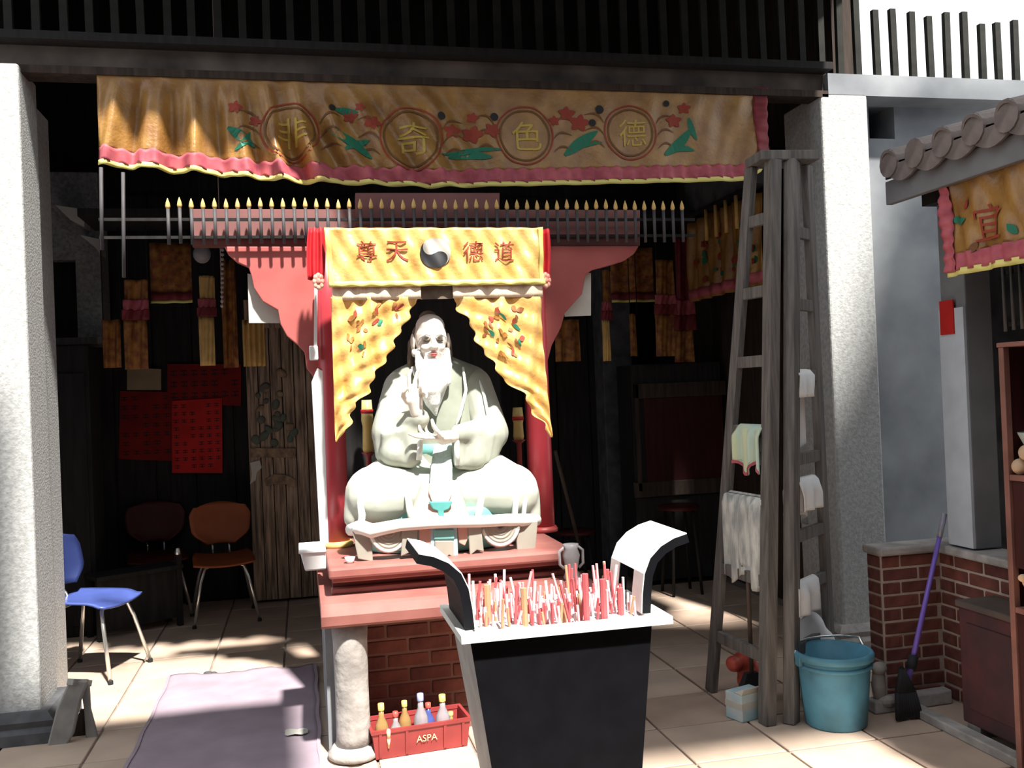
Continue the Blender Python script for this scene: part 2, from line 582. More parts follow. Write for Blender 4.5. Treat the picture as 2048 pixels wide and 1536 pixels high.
# plastered wall beside the right pillar, with a square opening
g = MB()
hx0, hz1 = on(1736, 209, 5.15).x, on(1736, 209, 5.15).z
hx1, hz0 = on(1790, 278, 5.15).x, on(1790, 278, 5.15).z
for a, b in (((3.26, 0), (6.5, hz0)), ((3.26, hz0), (hx0, hz1)), ((hx1, hz0), (6.5, hz1)), ((3.26, hz1), (6.5, 3.30))):
    g.box((a[0], 5.15, a[1]), (b[0], 5.42, b[1]))
struct('wall_front', g, 'plaster')
struct('wall_front_recess', MB().box((hx0 - .05, 5.425, hz0 - .05), (hx1 + .05, 5.46, hz1 + .05)), 'wood_black')
# long beams over the front
struct('trim_1', MB().box((-2.9, 5.0, 3.225), (3.05, 5.2, 3.335)), 'beam')
struct('trim_2', MB().box((3.05, 4.96, 3.205), (5.4, 5.16, 3.33)), 'plaster')
struct('trim_3', MB().box((-2.9, 4.90, 3.335), (3.05, 5.16, 3.375)), 'wood_black')
struct('trim_4', MB().box((-1.3, 4.96, 3.19), (3.05, 5.1, 3.228)), 'wood_dark')

# the rest of the courtyard, outside the frame: the hall the photograph was taken from, and pieces added for shade
struct('wall_courtyard_left', MB().box((-2.95, -3.2, 0), (-2.7, 2.4, 3.6)), 'plaster_old')
struct('wall_courtyard_right', MB().box((4.55, -3.2, 0), (4.7, 1.2, 3.6)), 'plaster_old')
struct('wall_behind', MB().box((-4, -3.4, 0), (6, -3.2, 5.2)), 'plaster_old')
struct('ceiling_entrance', MB().prism([(-2.7, 3.2, 3.05), (.36, 3.2, 3.05), (.48, .5, 3.05), (4.5, .5, 3.05), (4.5, -3.2, 5.1), (-2.7, -3.2, 5.1)], (0, 0, .12)), 'roof_under')  # front edge stepped to shade the mat and let sun reach the burner
struct('ceiling_shade_left', MB().prism([(-.76, -1.0, 3.10), (-.76, 2.6, 3.10), (-2.95, 2.6, 4.3), (-2.95, -1.0, 4.3)], (0, 0, .10)), 'roof_under')  # added unseen roof keeping sun and sky off the left pillar
struct('wall_shade_left', MB().prism([(-.77, 2.6, 3.2), (-.77, 2.6, 5.5), (-1.15, 2.6, 5.9), (-2.95, 2.6, 6.6), (-2.95, 2.6, 3.2)], (0, -.2, 0)), 'plaster_old')  # added unseen gable panel, shaped to shade the left pillar
struct('wall_shade_right', MB().prism([(2.05, .4, 6.0), (2.05, .4, 7.2), (2.30, .4, 8.2), (2.30, .4, 9.9), (3.2, .4, 9.9), (4.0, .4, 9.15), (4.14, .4, 9.25), (4.44, .4, 9.9), (4.66, .4, 10.7), (4.9, .4, 11.0), (7, .4, 11.3), (7, .4, 6.0)], (0, -.2, 0)), 'plaster_old')  # added unseen panel, outline shaped to shade ladder, floor and right bracket

# row of upright bars above the beam
rail = thing('bar_screen', 'long row of dark upright bars standing above the beam under the roof', 'railing', (0.8, 5.03, 3.375))
bar_me = mesh_of('bar', MB().box((-0.019, -0.015, 0), (0.019, 0.015, 0.80)), 'bar_iron')
k = 0
x = -1.93
while x < 4.6:
    shared('bar', bar_me, rail, (x + random.uniform(-.006, .006), 5.03, 3.375 if x < 3.05 else 3.33),
           (0, random.uniform(-.012, .012), 0), (1, 1, 1.0 if x < 3.3 else random.uniform(0.42, 0.55)))
    x += 0.1215
obj('top_rail', MB().box((-2.9, 5.045, 3.95), (3.3, 5.075, 4.0)), 'bar_iron', rail)

# ------------------------------------------------------------------ pillars
def pillar(x0, x1, y0, y1, label, base_w, m, top=3.22):
    t = thing('stone_pillar', label, 'pillar', ((x0 + x1) / 2, (y0 + y1) / 2, 0))
    obj('shaft', MB().box((x0, y0, 0.12), (x1, y1, top)), m, t, bevel=0.012)
    c = Vector(((x0 + x1) / 2, (y0 + y1) / 2, 0))
    w, d = (x1 - x0) / 2, (y1 - y0) / 2
    g = MB()
    prof = [(base_w + .05, 0), (base_w + .05, .05), (base_w + .02, .07), (base_w + .03, .10), (base_w, .135)]
    rings = []
    for e, z in prof:
        rings.append([(c.x - w - e, c.y - d - e, z), (c.x + w + e, c.y - d - e, z), (c.x + w + e, c.y + d + e, z), (c.x - w - e, c.y + d + e, z)])
    vs = [p for r in rings for p in r]
    fs = [(0, 1, 2, 3), tuple(len(vs) - 4 + i for i in (3, 2, 1, 0))]
    for i in range(len(rings) - 1):
        for q in range(4):
            fs.append((i * 4 + q, i * 4 + (q + 1) % 4, i * 4 + 4 + (q + 1) % 4, i * 4 + 4 + q))
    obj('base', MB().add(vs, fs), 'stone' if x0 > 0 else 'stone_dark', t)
    return t


pr = pillar(3.0, 3.30, 4.96, 5.40, 'square granite pillar at the right behind the wooden ladder, sunlit near its top', 0.03, 'granite')
pl = pillar(-1.62, -1.265, 4.92, 5.24, 'square granite pillar at the left edge, bright above and dark below', 0.04, 'granite')
# grey jamb and wall end seen past the left pillar
jamb = thing('door_jamb', 'pale grey timber jamb standing close behind the left pillar', 'jamb', (-1.35, 5.5, 0))
obj('post', MB().box((-1.46, 5.28, 0), (-1.335, 5.48, 3.2)), 'wood_grey', jamb)
obj('post', MB().box((-1.48, 5.50, 0), (-1.35, 5.82, 3.2)), 'granite', jamb)
# pale pier at the back left with a dark slot, its small corbel and the dark cupboard below
bx = on(118, 600, 7.5).x
pier = thing('wall_pier', 'pale plaster pier with a dark narrow slot at the back left of the hall', 'wall', ((bx + on(200, 600, 7.5).x) / 2, 7.6, 0))
obj('pier_face', MB().box((on(150, 500, 7.5).x, 7.5, on(150, 690, 7.5).z), (on(200, 500, 7.5).x, 7.8, 3.3)), 'granite_d', pier)
obj('slot_side', MB().box((on(100, 500, 7.5).x, 7.5, on(120, 520, 7.5).z), (on(150, 500, 7.5).x, 7.8, 3.3)), 'granite_d', pier)
obj('slot', MB().box((on(100, 500, 7.6).x, 7.62, on(120, 690, 7.5).z), (on(152, 500, 7.6).x, 7.7, on(120, 515, 7.5).z)), 'wood_black', pier)
obj('sill', MB().box((on(100, 500, 7.4).x, 7.38, on(120, 690, 7.4).z), (on(203, 500, 7.4).x, 7.82, on(120, 676, 7.4).z)), 'wood_grey', pier)
for (a, b, c_, d_) in ((110, 410, 168, 440), (160, 470, 200, 495)):
    p, q = on(a, b, 7.3), on(c_, d_, 7.3)
    obj('corbel', MB().prism([(p.x, 7.3, p.z), (q.x, 7.3, p.z - .03), (q.x, 7.3, q.z - .05), (p.x + .1, 7.3, q.z)], (0, 0.2, 0)), 'white_panel', pier)
cup = thing('cupboard', 'black cupboard below the pale pier at the back left', 'cupboard', (-1.62, 7.2, 0))
obj('carcass', MB().box((-1.95, 7.0, 0), (-1.42, 7.36, on(150, 690, 7.0).z)), 'wood_black', cup, bevel=.01)
for k in range(2):
    obj('door', MB().box((-1.93 + k * .25, 6.985, .08), (-1.70 + k * .25, 7.0, 1.8)), 'wood_black', cup)
# pale grey pier at the back right of the altar
p, q = on(1206, 740, 7.6), on(1266, 740, 7.6)
pier2 = thing('wall_pier', 'dim grey pier behind the altar at the right', 'wall', ((p.x + q.x) / 2, 7.7, 0))
obj('pier_face', MB().box((p.x, 7.6, 0), (q.x, 7.84, 3.0)), 'stone_dark', pier2, bevel=.01)


# ================================================================== CLOTH HELPERS
def lerp_tab(tab, t):
    if t <= tab[0][0]:
        return tab[0][1]
    for (a, va), (b, vb) in zip(tab, tab[1:]):
        if t <= b:
            return va + (vb - va) * (t - a) / (b - a)
    return tab[-1][1]


def sm(a, b, t):
    t = max(0.0, min(1.0, (t - a) / (b - a)))
    return t * t * (3 - 2 * t)


class Cloth:
    """a hanging cloth: y is a function of (x, z); stitched work lies on its front"""

    def __init__(self, yfn):
        self.y = yfn

    def p(self, x, z, off=0.0):
        return Vector((x, self.y(x, z) - off, z))

    def ring(self, mb, x, z, r0, r1, n=36, off=.005):
        vs, fs = [], []
        for k in range(n):
            t = 2 * math.pi * k / n
            for r in (r0, r1):
                vs.append(self.p(x + r * math.cos(t), z + r * math.sin(t), off))
        for k in range(n):
            a, b = 2 * k, 2 * ((k + 1) % n)
            fs.append((a, a + 1, b + 1, b))
        mb.add(vs, fs)

    def disc(self, mb, x, z, r, n=20, off=.005, sz=1.0):
        vs, fs = [self.p(x, z, off)], []
        for j in (1, 2):
            for k in range(n):
                t = 2 * math.pi * k / n
                vs.append(self.p(x + r * j / 2 * math.cos(t), z + r * sz * j / 2 * math.sin(t), off))
        for k in range(n):
            k2 = (k + 1) % n
            fs.append((0, 1 + k, 1 + k2))
            fs.append((1 + k, 1 + n + k, 1 + n + k2, 1 + k2))
        mb.add(vs, fs)

    def leaf(self, mb, a, b, w, bend=0.0, n=8, off=.006):
        a, b = Vector(a), Vector(b)
        d = b - a
        nrm = Vector((-d.y, d.x)).normalized()
        vs, fs = [], []
        for i in range(n + 1):
            t = i / n
            c = a + d * t + nrm * bend * math.sin(math.pi * t)
            h = w * math.sin(math.pi * min(1, t * .92 + .06)) ** 0.8 / 2
            for s in (-1, 1):
                q = c + nrm * h * s
                vs.append(self.p(q.x, q.y, off))
        for i in range(n):
            fs.append((2 * i, 2 * i + 1, 2 * i + 3, 2 * i + 2))
        mb.add(vs, fs)

    def text(self, mb, s, x, z, h, off=.006, cuts=2):
        vs, fs = text_shape(s, cuts)
        mb.add([self.p(x + a * h, z + b * h, off) for a, b in vs], fs)


# ================================================================== THE BIG GOLD BANNER UNDER THE BEAM
BZT = 3.22


def bz_bottom(x):
    return lerp_tab([(-.95, 2.74), (-.6, 2.715), (0, 2.665), (.75, 2.642), (1.4, 2.660), (2.2, 2.685), (2.5, 2.695), (2.6, 2.75), (2.69, 2.92)], x)


def banner_y(x, z):
    d = BZT - z
    left = 1 - sm(-.2, .55, x)
    mid = sm(-.3, .1, x) * (1 - sm(.7, 1.2, x))
    y = 4.975
    grow = .35 + .65 * min(1, d / .4)
    ph = x - .35 * d * (x + .45)
    y -= left * .046 * grow * math.sin(2 * math.pi * ph / .165 + .8 + .9 * math.sin(5.3 * ph)) * (1 + .4 * math.sin(9 * x + 1))
    y -= left * .012 * grow * math.sin(2 * math.pi * ph / .07)
    y -= mid * .030 * grow * math.sin(2 * math.pi * (x - .62 * d) / .20)
    y -= .008 * math.sin(2 * math.pi * (x - .25 * d) / .31 + 1.2) + .004 * math.sin(2 * math.pi * (x + .3 * d) / .13)
    y -= .015 * sm(2.2, 2.7, x) * math.sin(2 * math.pi * (x + .4 * d) / .19)
    return 4.975 - .02 * min(1, d / .5) + (y - 4.975) * sm(-.01, .16, d)


BAN = Cloth(banner_y)
ban = thing('temple_banner', 'long gold embroidered banner hanging across the hall front below the beam', 'banner', (0.88, 4.98, BZT))


def ban_pt(x, v):
    zb = bz_bottom(x)
    return BAN.p(x, zb + .085 + (BZT - zb - .085) * v)


XL, XR = -.925, 2.64
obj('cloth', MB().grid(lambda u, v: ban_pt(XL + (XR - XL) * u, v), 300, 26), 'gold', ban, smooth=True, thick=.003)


def ruf(u, v):
    x = XL + (XR - .02 - XL) * u
    p = BAN.p(x, bz_bottom(x) + .02 + .075 * v, .006)
    p.y -= .008 * math.sin(x * 2 * math.pi / .075) * (1 - .4 * v)
    p.z += .006 * math.sin(x * 2 * math.pi / .075 + 1)
    return p


obj('ruffle', MB().grid(ruf, 300, 5), 'pink', ban, smooth=True, thick=.002)
obj('fringe', MB().grid(lambda u, v: BAN.p(XL + (XR - .03 - XL) * u, bz_bottom(XL + (XR - .03 - XL) * u) + .026 * v, .009), 260, 2), 'gold_edge', ban, smooth=True, thick=.003)
obj('side_border', MB().grid(lambda u, v: BAN.p(2.59 + .085 * u - .02 * math.sin(3 * v), max(bz_bottom(2.60) + .02, 2.735) + (3.2 - 2.735) * v, .008 + .006 * math.sin(v * 40)), 6, 40), 'pink_dark', ban, smooth=True, thick=.002)


def bp(px, py):
    q = on(px, py, 4.95)
    return (q.x, q.z)


gr, gb, gg, gk, gc = MB(), MB(), MB(), MB(), MB()
rings = [(580, 262, .130, '非'), (823, 276, .148, '奇'), (1050, 270, .140, '色'), (1262, 264, .133, '德')]
for px, py, r, ch in rings:
    x, z = bp(px, py)
    BAN.ring(gb, x, z, r - .010, r, off=.007)
    BAN.ring(gr, x, z, r + .012, r + .020, off=.007)
    obj('character', (lambda m: (BAN.text(m, ch, x + .012, z - .002, r * 1.12), m)[1])(MB()), 'stitch_gold', ban)
pieces('medallion_ring', gb, 'stitch_brown', ban)
pieces('medallion_ring', gr, 'stitch_red', ban)
leaves = [(455, 255, 510, 292, .05), (470, 300, 500, 262, .03), (660, 262, 745, 315, .055), (690, 300, 740, 280, .04), (668, 215, 715, 225, .035),
          (1130, 310, 1195, 262, .06), (1150, 295, 1205, 285, .03), (1330, 310, 1385, 255, .055), (1345, 300, 1390, 300, .035), (1378, 235, 1395, 280, .035),
          (885, 305, 960, 300, .022), (1005, 300, 925, 300, .022), (898, 312, 985, 314, .055)]
for a, b, c_, d_, w in leaves:
    BAN.leaf(gg, bp(a, b), bp(c_, d_), w, random.uniform(-.015, .02))
pieces('leaf_work', gg, 'stitch_green', ban)
gf = MB()
for a, b, r in ((470, 215, .04), (510, 240, .035), (700, 230, .04), (745, 245, .05), (720, 215, .03), (905, 262, .05), (945, 268, .06), (985, 260, .05),
                (1135, 225, .05), (1160, 245, .06), (1110, 240, .035), (1350, 240, .05), (1370, 215, .04), (945, 235, .035)):
    x, z = bp(a, b)
    gf = MB()
    for k in range(5):
        t = k * 1.257 + a
        BAN.leaf(gf, (x, z), (x + r * math.cos(t), z + r * .8 * math.sin(t)), r * .62, off=.0065)
    obj('flower_work', gf, 'stitch_red', ban)
for a, b, r in ((883, 232, .022), (990, 232, .022), (1200, 218, .024), (1185, 245, .02), (665, 213, .018), (1335, 205, .018)):
    x, z = bp(a, b)
    BAN.disc(gk, x, z, r, 12, off=.008)
pieces('bird_eye', gk, 'stitch_black', ban)
gs = MB()
for px, py, r, ch in rings:
    x, z = bp(px, py)
    for s in (-1, 1):
        for q in range(3):
            BAN.leaf(gs, (x + s * (r + .02), z + .05 - .07 * q), (x + s * (r + .13), z + .09 - .085 * q), .012, s * .03, off=.006)
pieces('scroll_work', gs, 'stitch_brown', ban)

# ================================================================== ALTAR
alt = thing('stone_altar', 'terracotta coloured altar table on round stone legs with brick infill', 'altar', (0.64, 4.7, 0))
g = MB()
prof = [(4.10, .585), (4.075, .60), (4.07, .64), (4.085, .675), (4.11, .685)]
vs, fs = [], []
for x in (.045, 1.255):
    for y, z in prof:
        vs.append((x, y, z))
    vs += [(x, 5.35, .685), (x, 5.35, .585)]
n = 7
fs = [tuple(range(n)), tuple(reversed(range(n, 2 * n)))] + [(i, (i + 1) % n, (i + 1) % n + n, i + n) for i in range(n)]
obj('slab', MB().add(vs, fs), 'terra', alt)
obj('riser', MB().box((.105, 4.34, .684), (1.18, 5.3, .755)), 'terra_d', alt)
obj('riser_moulding', MB().box((.095, 4.30, .684), (1.19, 4.36, .71)), 'terra', alt, bevel=.008)
obj('shelf', MB().box((.085, 4.225, .765), (1.205, 5.35, .815)), 'terra', alt, bevel=.012)
obj('shelf_moulding', MB().box((.10, 4.265, .742), (1.185, 5.3, .768)), 'terra', alt, bevel=.006)
for x in (.165, 1.115):
    obj('leg', MB().lathe([(.078, .05), (.074, .10), (.072, .3), (.074, .50), (.080, .588)], (x, 4.195, 0), 28), 'stone', alt, smooth=True)
    obj('leg_base', MB().lathe([(.095, 0), (.112, .012), (.112, .03), (.098, .045), (.088, .06)], (x, 4.195, 0), 28), 'stone', alt, smooth=True)
obj('side_wall', MB().box((.06, 4.26, 0), (.105, 5.3, .586)), 'plaster', alt)
obj('infill_bed', MB().box((.10, 4.40, 0), (1.2, 4.5, .586)), 'mortar_red', alt)
bl, bh = .2, .068
bm_full = soft_box_mesh('brick', bl - .011, .05, bh - .011, 'brick', .004)
bm_full2 = soft_box_mesh('brick', bl - .011, .05, bh - .011, 'brick_b', .004)
bm_half = soft_box_mesh('brick', bl / 2 - .011, .05, bh - .011, 'brick', .004)
for r in range(8):
    z = .586 - bh / 2 - r * bh - .008
    x = .135 + (0 if r % 2 else -.1)
    while x < 1.14:
        x0, x1 = max(x, .11), min(x + bl, 1.19)
        if x1 - x0 > .05:
            me = random.choice((bm_full, bm_full, bm_full2))
            shared('brick', me, alt, ((x0 + x1) / 2, 4.420 + random.uniform(-.002, .002), z), (0, 0, 0), ((x1 - x0) / bl, 1, 1))
        x += bl

# red timber frame standing on the altar
FY = 4.85
fr = thing('altar_canopy', 'red timber canopy with two round columns, brackets and lintel on the altar', 'canopy', (0.64, FY, .815))


def fpoly(pts, y=FY, d=.04):
    return MB().prism([on(a, b, y) for a, b in pts], (0, d, 0))


zt = on(700, 475, FY).z
for px in (675, 1087):
    q = on(px, 1110, FY)
    obj('column', MB().lathe([(.066, .815), (.065, 1.2), (.063, 2.0), (.062, zt)], (q.x, FY, 0), 28), 'red_col', fr, smooth=True)
    obj('column_foot', MB().lathe([(.080, .816), (.082, .83), (.072, .845)], (q.x, FY, 0), 28), 'gold_pale' if px < 800 else 'red', fr, smooth=True)
obj('lintel', fpoly([(385, 418), (1280, 420), (1280, 470), (385, 472)]), 'salmon_pale', fr)
obj('lintel_block', fpoly([(711, 386), (999, 386), (999, 452), (711, 452)], FY - .03, .05), 'salmon_pale', fr)
obj('lintel_rail', fpoly([(385, 474), (1280, 472), (1280, 491), (385, 493)], FY + .03, .05), 'terra_d', fr)
obj('bracket', fpoly([(448, 493), (660, 493), (668, 800), (652, 782), (634, 762), (613, 736), (609, 704), (596, 690), (574, 672), (561, 648), (556, 620), (526, 603), (508, 576),
                      (503, 552), (497, 534), (474, 524), (456, 508)], FY - .02, .05), 'salmon', fr, bevel=.004)
obj('bracket', fpoly([(1085, 492), (1278, 492), (1268, 508), (1248, 522), (1222, 530), (1184, 540), (1170, 552), (1164, 588), (1130, 626), (1122, 655), (1104, 690), (1092, 735),
                      (1085, 740)], FY - .02, .05), 'salmon', fr, bevel=.004)
obj('corner_panel', fpoly([(495, 547), (504, 549), (508, 576), (526, 603), (558, 620), (560, 646), (498, 646)], FY + .035, .012), 'white_panel', fr)
obj('corner_panel', fpoly([(1182, 546), (1171, 546), (1164, 588), (1128, 627), (1130, 633), (1182, 631)], FY + .035, .012), 'white_panel', fr)
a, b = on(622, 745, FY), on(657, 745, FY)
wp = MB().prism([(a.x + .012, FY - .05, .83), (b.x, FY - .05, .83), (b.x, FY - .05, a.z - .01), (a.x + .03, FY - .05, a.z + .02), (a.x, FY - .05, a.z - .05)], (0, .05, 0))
tag(obj('column_glare', wp, 'white', fr, bevel=.004), 'white strip standing in for sun glare on the left column')  # white strip standing in for sun glare on the column's left half
obj('back_panel', MB().box((.2, 5.26, .815), (1.1, 5.30, 2.35)), 'wood_black', fr)

# small switch box and cable run on the left column
a, b = on(618, 692, FY - .07), on(637, 720, FY - .07)
sw = thing('switch_box', 'small white switch box with a cable run beside the left red column', 'switch', ((a.x + b.x) / 2, FY - .05, b.z))
obj('box', MB().box((a.x, FY - .085, b.z), (b.x, FY - .045, a.z)), 'white', sw, bevel=.006)
c_ = on(632, 575, FY - .07)
obj('cable', MB().bar(((c_.x), FY - .06, c_.z), (b.x - .012, FY - .06, a.z), .016, .016, (0, 1, 0)), 'white', sw)
a, b = on(600, 1097, 4.6), on(655, 1132, 4.6)
tr = thing('tray', 'white shallow tray jutting from the left end of the altar shelf', 'tray', ((a.x + b.x) / 2, 4.62, b.z))
obj('dish', MB().hexa([(a.x + .02, 4.5, b.z), (.082, 4.5, b.z), (.082, 4.72, b.z), (a.x + .02, 4.72, b.z)],
                      [(a.x, 4.48, a.z), (.082, 4.48, a.z), (.082, 4.74, a.z), (a.x, 4.74, a.z)]), 'white', tr, bevel=.008)
obj('tray_rim', MB().box((a.x - .006, 4.474, a.z - .006), (.083, 4.746, a.z + .006)), 'white', tr, bevel=.003)

# red bows hanging at the two upper corners
for px, py0, py1, side, rx in ((632, 456, 560, 'left', 637), (1086, 458, 558, 'right', 1091)):
    t = thing('red_ribbon', 'bunched red ribbon with a pale rosette at the %s end of the gold valance' % side, 'ribbon', on(px, py0, 4.6), group=None)
    p0, p1 = on(px, py0, 4.6), on(px, py1, 4.6)

    def rib(u, v, p0=p0, p1=p1):
        w = .036 + .008 * math.sin(v * 3)
        q = p0 + (p1 - p0) * v
        return Vector((q.x + (u - .5) * 2 * w, 4.6 - .014 * math.cos(u * math.pi * 5), q.z))
    obj('ribbon_tail', MB().grid(rib, 24, 10), 'ribbon', t, smooth=True, thick=.003)
    c_ = on(rx, py1 + 3, 4.575)
    g = MB()
    for k in range(8):
        an = k * math.pi / 4
        g.ell((c_.x + .016 * math.cos(an), c_.y - .004, c_.z + .026 * math.sin(an)), (.013, .012, .016), 8, 6)
    g.ell((c_.x, c_.y - .01, c_.z), (.014, .012, .016), 8, 6)
    obj('rosette', g, 'rosette', t, smooth=True)

# spear-topped screen hanging in front of the lintel
PY = 4.77
ps = thing('spear_screen', 'row of thin upright rods with bright spear tips above the altar', 'railing', (0.64, PY, on(640, 495, PY).z))
zb_, zt_ = on(640, 487, PY).z, on(640, 418, PY).z
rod_me = mesh_of('rod', MB().tube([(0, 0, 0), (0, 0, zt_ - zb_)], .0085, 7), 'rod_iron', True)
tip_me = mesh_of('tip', MB().lathe([(.008, 0), (.0125, .012), (.009, .03), (.001, .052)], (0, 0, 0), 7), 'gold_pale', True)
x = on(335, 400, PY).x
x_end = on(1372, 400, PY).x
while x < x_end:
    r_ = shared('rod', rod_me, ps, (x, PY, zb_ + random.uniform(-.004, .004)))
    tp = link(bpy.data.objects.new('tip', tip_me))
    tp.parent = r_
    tp.location = (0, 0, zt_ - zb_)
    x += .0535
for px, t0, t1 in ((202, 335, 500), (246, 345, 555)):
    a, b = on(px, t0, PY), on(px + 2, t1, PY)
    obj('rod', MB().tube([b, a], .009, 7), 'rod_iron', ps, smooth=True)
for zz in (zb_ + .035, zt_ - .05):
    obj('cross_rail', MB().bar((on(195, 400, PY).x, PY + .014, zz), (x_end + .05, PY + .014, zz), .012, .014), 'wood_black', ps)

# gold altar curtain: valance, lace, two tied-back drapes
CY = 4.55
cu = thing('altar_curtain', 'gold satin altar curtain with round black and white emblem, drawn apart in the middle', 'curtain', on(865, 455, CY))
A, B = on(648, 456, CY), on(1077, 458, CY)
VB = on(860, 572, CY).z


def val_y(x, z):
    d = A.z - z
    return CY - .006 * math.sin(2 * math.pi * (x + .5 * d) / .15 + 1) - .005 * math.sin(2 * math.pi * (x - .6 * d) / .09) - .004 * math.sin(2 * math.pi * (x + .9 * d + .3 * z) / .21)


VAL = Cloth(val_y)
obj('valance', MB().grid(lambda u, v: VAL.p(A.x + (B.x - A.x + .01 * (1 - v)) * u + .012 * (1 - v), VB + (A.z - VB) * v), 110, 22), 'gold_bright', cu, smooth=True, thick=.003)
e = MB()
e.grid(lambda u, v: VAL.p(A.x + .012 + (B.x - A.x + .012) * u, VB + .028 * v, .006), 80, 2)
e.grid(lambda u, v: VAL.p(A.x + .026 * u + .012 * (1 - v), VB + (A.z - VB) * v, .006), 3, 20)
e.grid(lambda u, v: VAL.p(B.x - .004 + .022 * u, VB + (A.z - VB) * v, .006), 3, 20)
obj('border', e, 'gold_edge', cu, smooth=True, thick=.002)
for ch, px in (('尊', 733), ('天', 794), ('德', 946), ('道', 1008)):
    q = on(px, 503, CY)
    m = MB()
    VAL.text(m, ch, q.x, q.z, .098, off=.007, cuts=1)
    obj('character', m, 'stitch_red', cu)
# the round emblem: a dark and a light comma
q = on(870, 506, CY)
R = .073
tilt = math.radians(38)


ct, sn = math.cos(tilt), math.sin(tilt)
for side_, mm in ((0, 'stitch_black'), (1, 'stitch_white')):
    def half(u, v, side_=side_):
        h = (2 * v - 1) * R * .9999
        edge = math.sqrt(R * R - h * h)
        mid = math.sqrt(max(0, R * R / 4 - (abs(h) - R / 2) ** 2)) * (1 if h < 0 else -1)
        lo_x, hi_x = (-edge, mid) if side_ == 0 else (mid, edge)
        w = lo_x + (hi_x - lo_x) * u
        return VAL.p(q.x + w * ct - h * sn, q.z + w * sn + h * ct, .008)
    obj('emblem_half', MB().grid(half, 16, 40), mm, cu)
lz = on(860, 597, CY).z
lace = MB()
for (pa, pb) in ((664, 842), (906, 1086)):
    x0, x1 = on(pa, 580, CY).x, on(pb, 580, CY).x
    lace.grid(lambda u, v: Vector((x0 + (x1 - x0) * u, CY + .012 - .0025 * math.sin(u * 45), lz + (VB + .01 - lz) * v)), 60, 3)
obj('lace_band', lace, 'lace', cu, smooth=True, thick=.002)
x0, x1 = on(842, 580, CY).x, on(906, 580, CY).x
obj('lace_band', MB().box((x0, CY + .03, lz), (x1, CY + .034, VB + .01)), 'hair', cu)

inL = [(592, 838), (620, 826), (655, 803), (690, 790), (715, 772), (750, 752), (785, 735), (806, 712), (840, 702), (862, 690), (882, 674)]
outL = [(592, 662), (700, 665), (800, 668), (882, 671)]
inR = [(592, 908), (620, 920), (655, 945), (690, 960), (728, 985), (762, 1012), (790, 1045), (820, 1066), (845, 1082), (872, 1098)]
outR = [(592, 1084), (700, 1089), (800, 1096), (872, 1102)]


def drape_fn(tab_in, tab_out, y0, y1, sg):
    def f(u, v):
        py = y0 + (y1 - y0) * v
        wob = 4 * math.sin(py * .21) + 3 * math.sin(py * .09)
        pi = lerp_tab(tab_in, py) + wob * (1 if 600 < py < 860 else 0)
        po = lerp_tab(tab_out, py)
        q = on(po + (pi - po) * u, py, CY)
        w = abs(pi - po) / 170
        dd = .016 * math.sin(u * 17 * w + sg * v * 5) * (.4 + v) + .008 * math.sin(u * 31 * w - v * 9) + .006 * math.sin(v * 34 + u * 9)
        q.y = CY + .02 - dd - .03 * v
        return q
    return f


fL, fR = drape_fn(inL, outL, 593, 884, 1), drape_fn(inR, outR, 593, 874, -1)
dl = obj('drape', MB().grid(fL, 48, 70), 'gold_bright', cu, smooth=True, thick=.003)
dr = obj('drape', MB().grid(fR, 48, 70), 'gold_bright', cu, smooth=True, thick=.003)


def on_drape(f, pts, off=.007):
    out = []
    for u, v in pts:
        q = f(u, v)
        q.y -= off
        out.append(q)
    return out


def drape_leaf(mb, f, a, b, w):
    a, b = Vector(a), Vector(b)
    d = b - a
    nr = Vector((-d.y, d.x)).normalized()
    n = 7
    vs = []
    for i in range(n + 1):
        t = i / n
        h = w * math.sin(math.pi * min(1, t * .9 + .08)) / 2
        c = a + d * t
        vs += on_drape(f, [tuple(c - nr * h), tuple(c + nr * h)])
    mb.add(vs, [(2 * i, 2 * i + 1, 2 * i + 3, 2 * i + 2) for i in range(n)])


for f, dd, pts in ((fR, dr, [(.30, .10), (.40, .20), (.55, .12), (.72, .17), (.62, .27), (.35, .30), (.80, .24), (.5, .38), (.7, .4)]),
                   (fL, dl, [(.30, .14), (.42, .2), (.55, .08), (.62, .16), (.28, .3), (.8, .08), (.5, .35)])):
    ml, mf, mo = MB(), MB(), MB()
    for u, v in pts:
        a = random.uniform(0, 6)
        drape_leaf(ml if random.random() < .55 else mo, f, (u, v), (u + .10 * math.cos(a), v + .06 * math.sin(a)), .04)
        a += 2
        drape_leaf(mf if random.random() < .6 else mo, f, (u, v), (u + .08 * math.cos(a), v + .05 * math.sin(a)), .045)
        drape_leaf(mo, f, (u + .03, v + .03), (u + .03 + .07 * math.cos(a + 2), v + .03 + .04 * math.sin(a + 2)), .03)
    pieces('leaf_work', ml, 'stitch_green', dd)
    pieces('flower_work', mf, 'stitch_red', dd)
    pieces('scroll_work', mo, 'gold_old', dd)


# ================================================================== SEATED SAGE STATUE
st = thing('seated_statue', 'seated sage statue with long white beard and pale green robes on the altar', 'statue', (0.665, 4.8, .815))


def S(px, py, y):
    return on(px, py, y - .15)



def tube_px(mb, pts, r, flat=1.0, n=10):
    mb.tube([S(*p) for p in pts], r, n, True, flat)


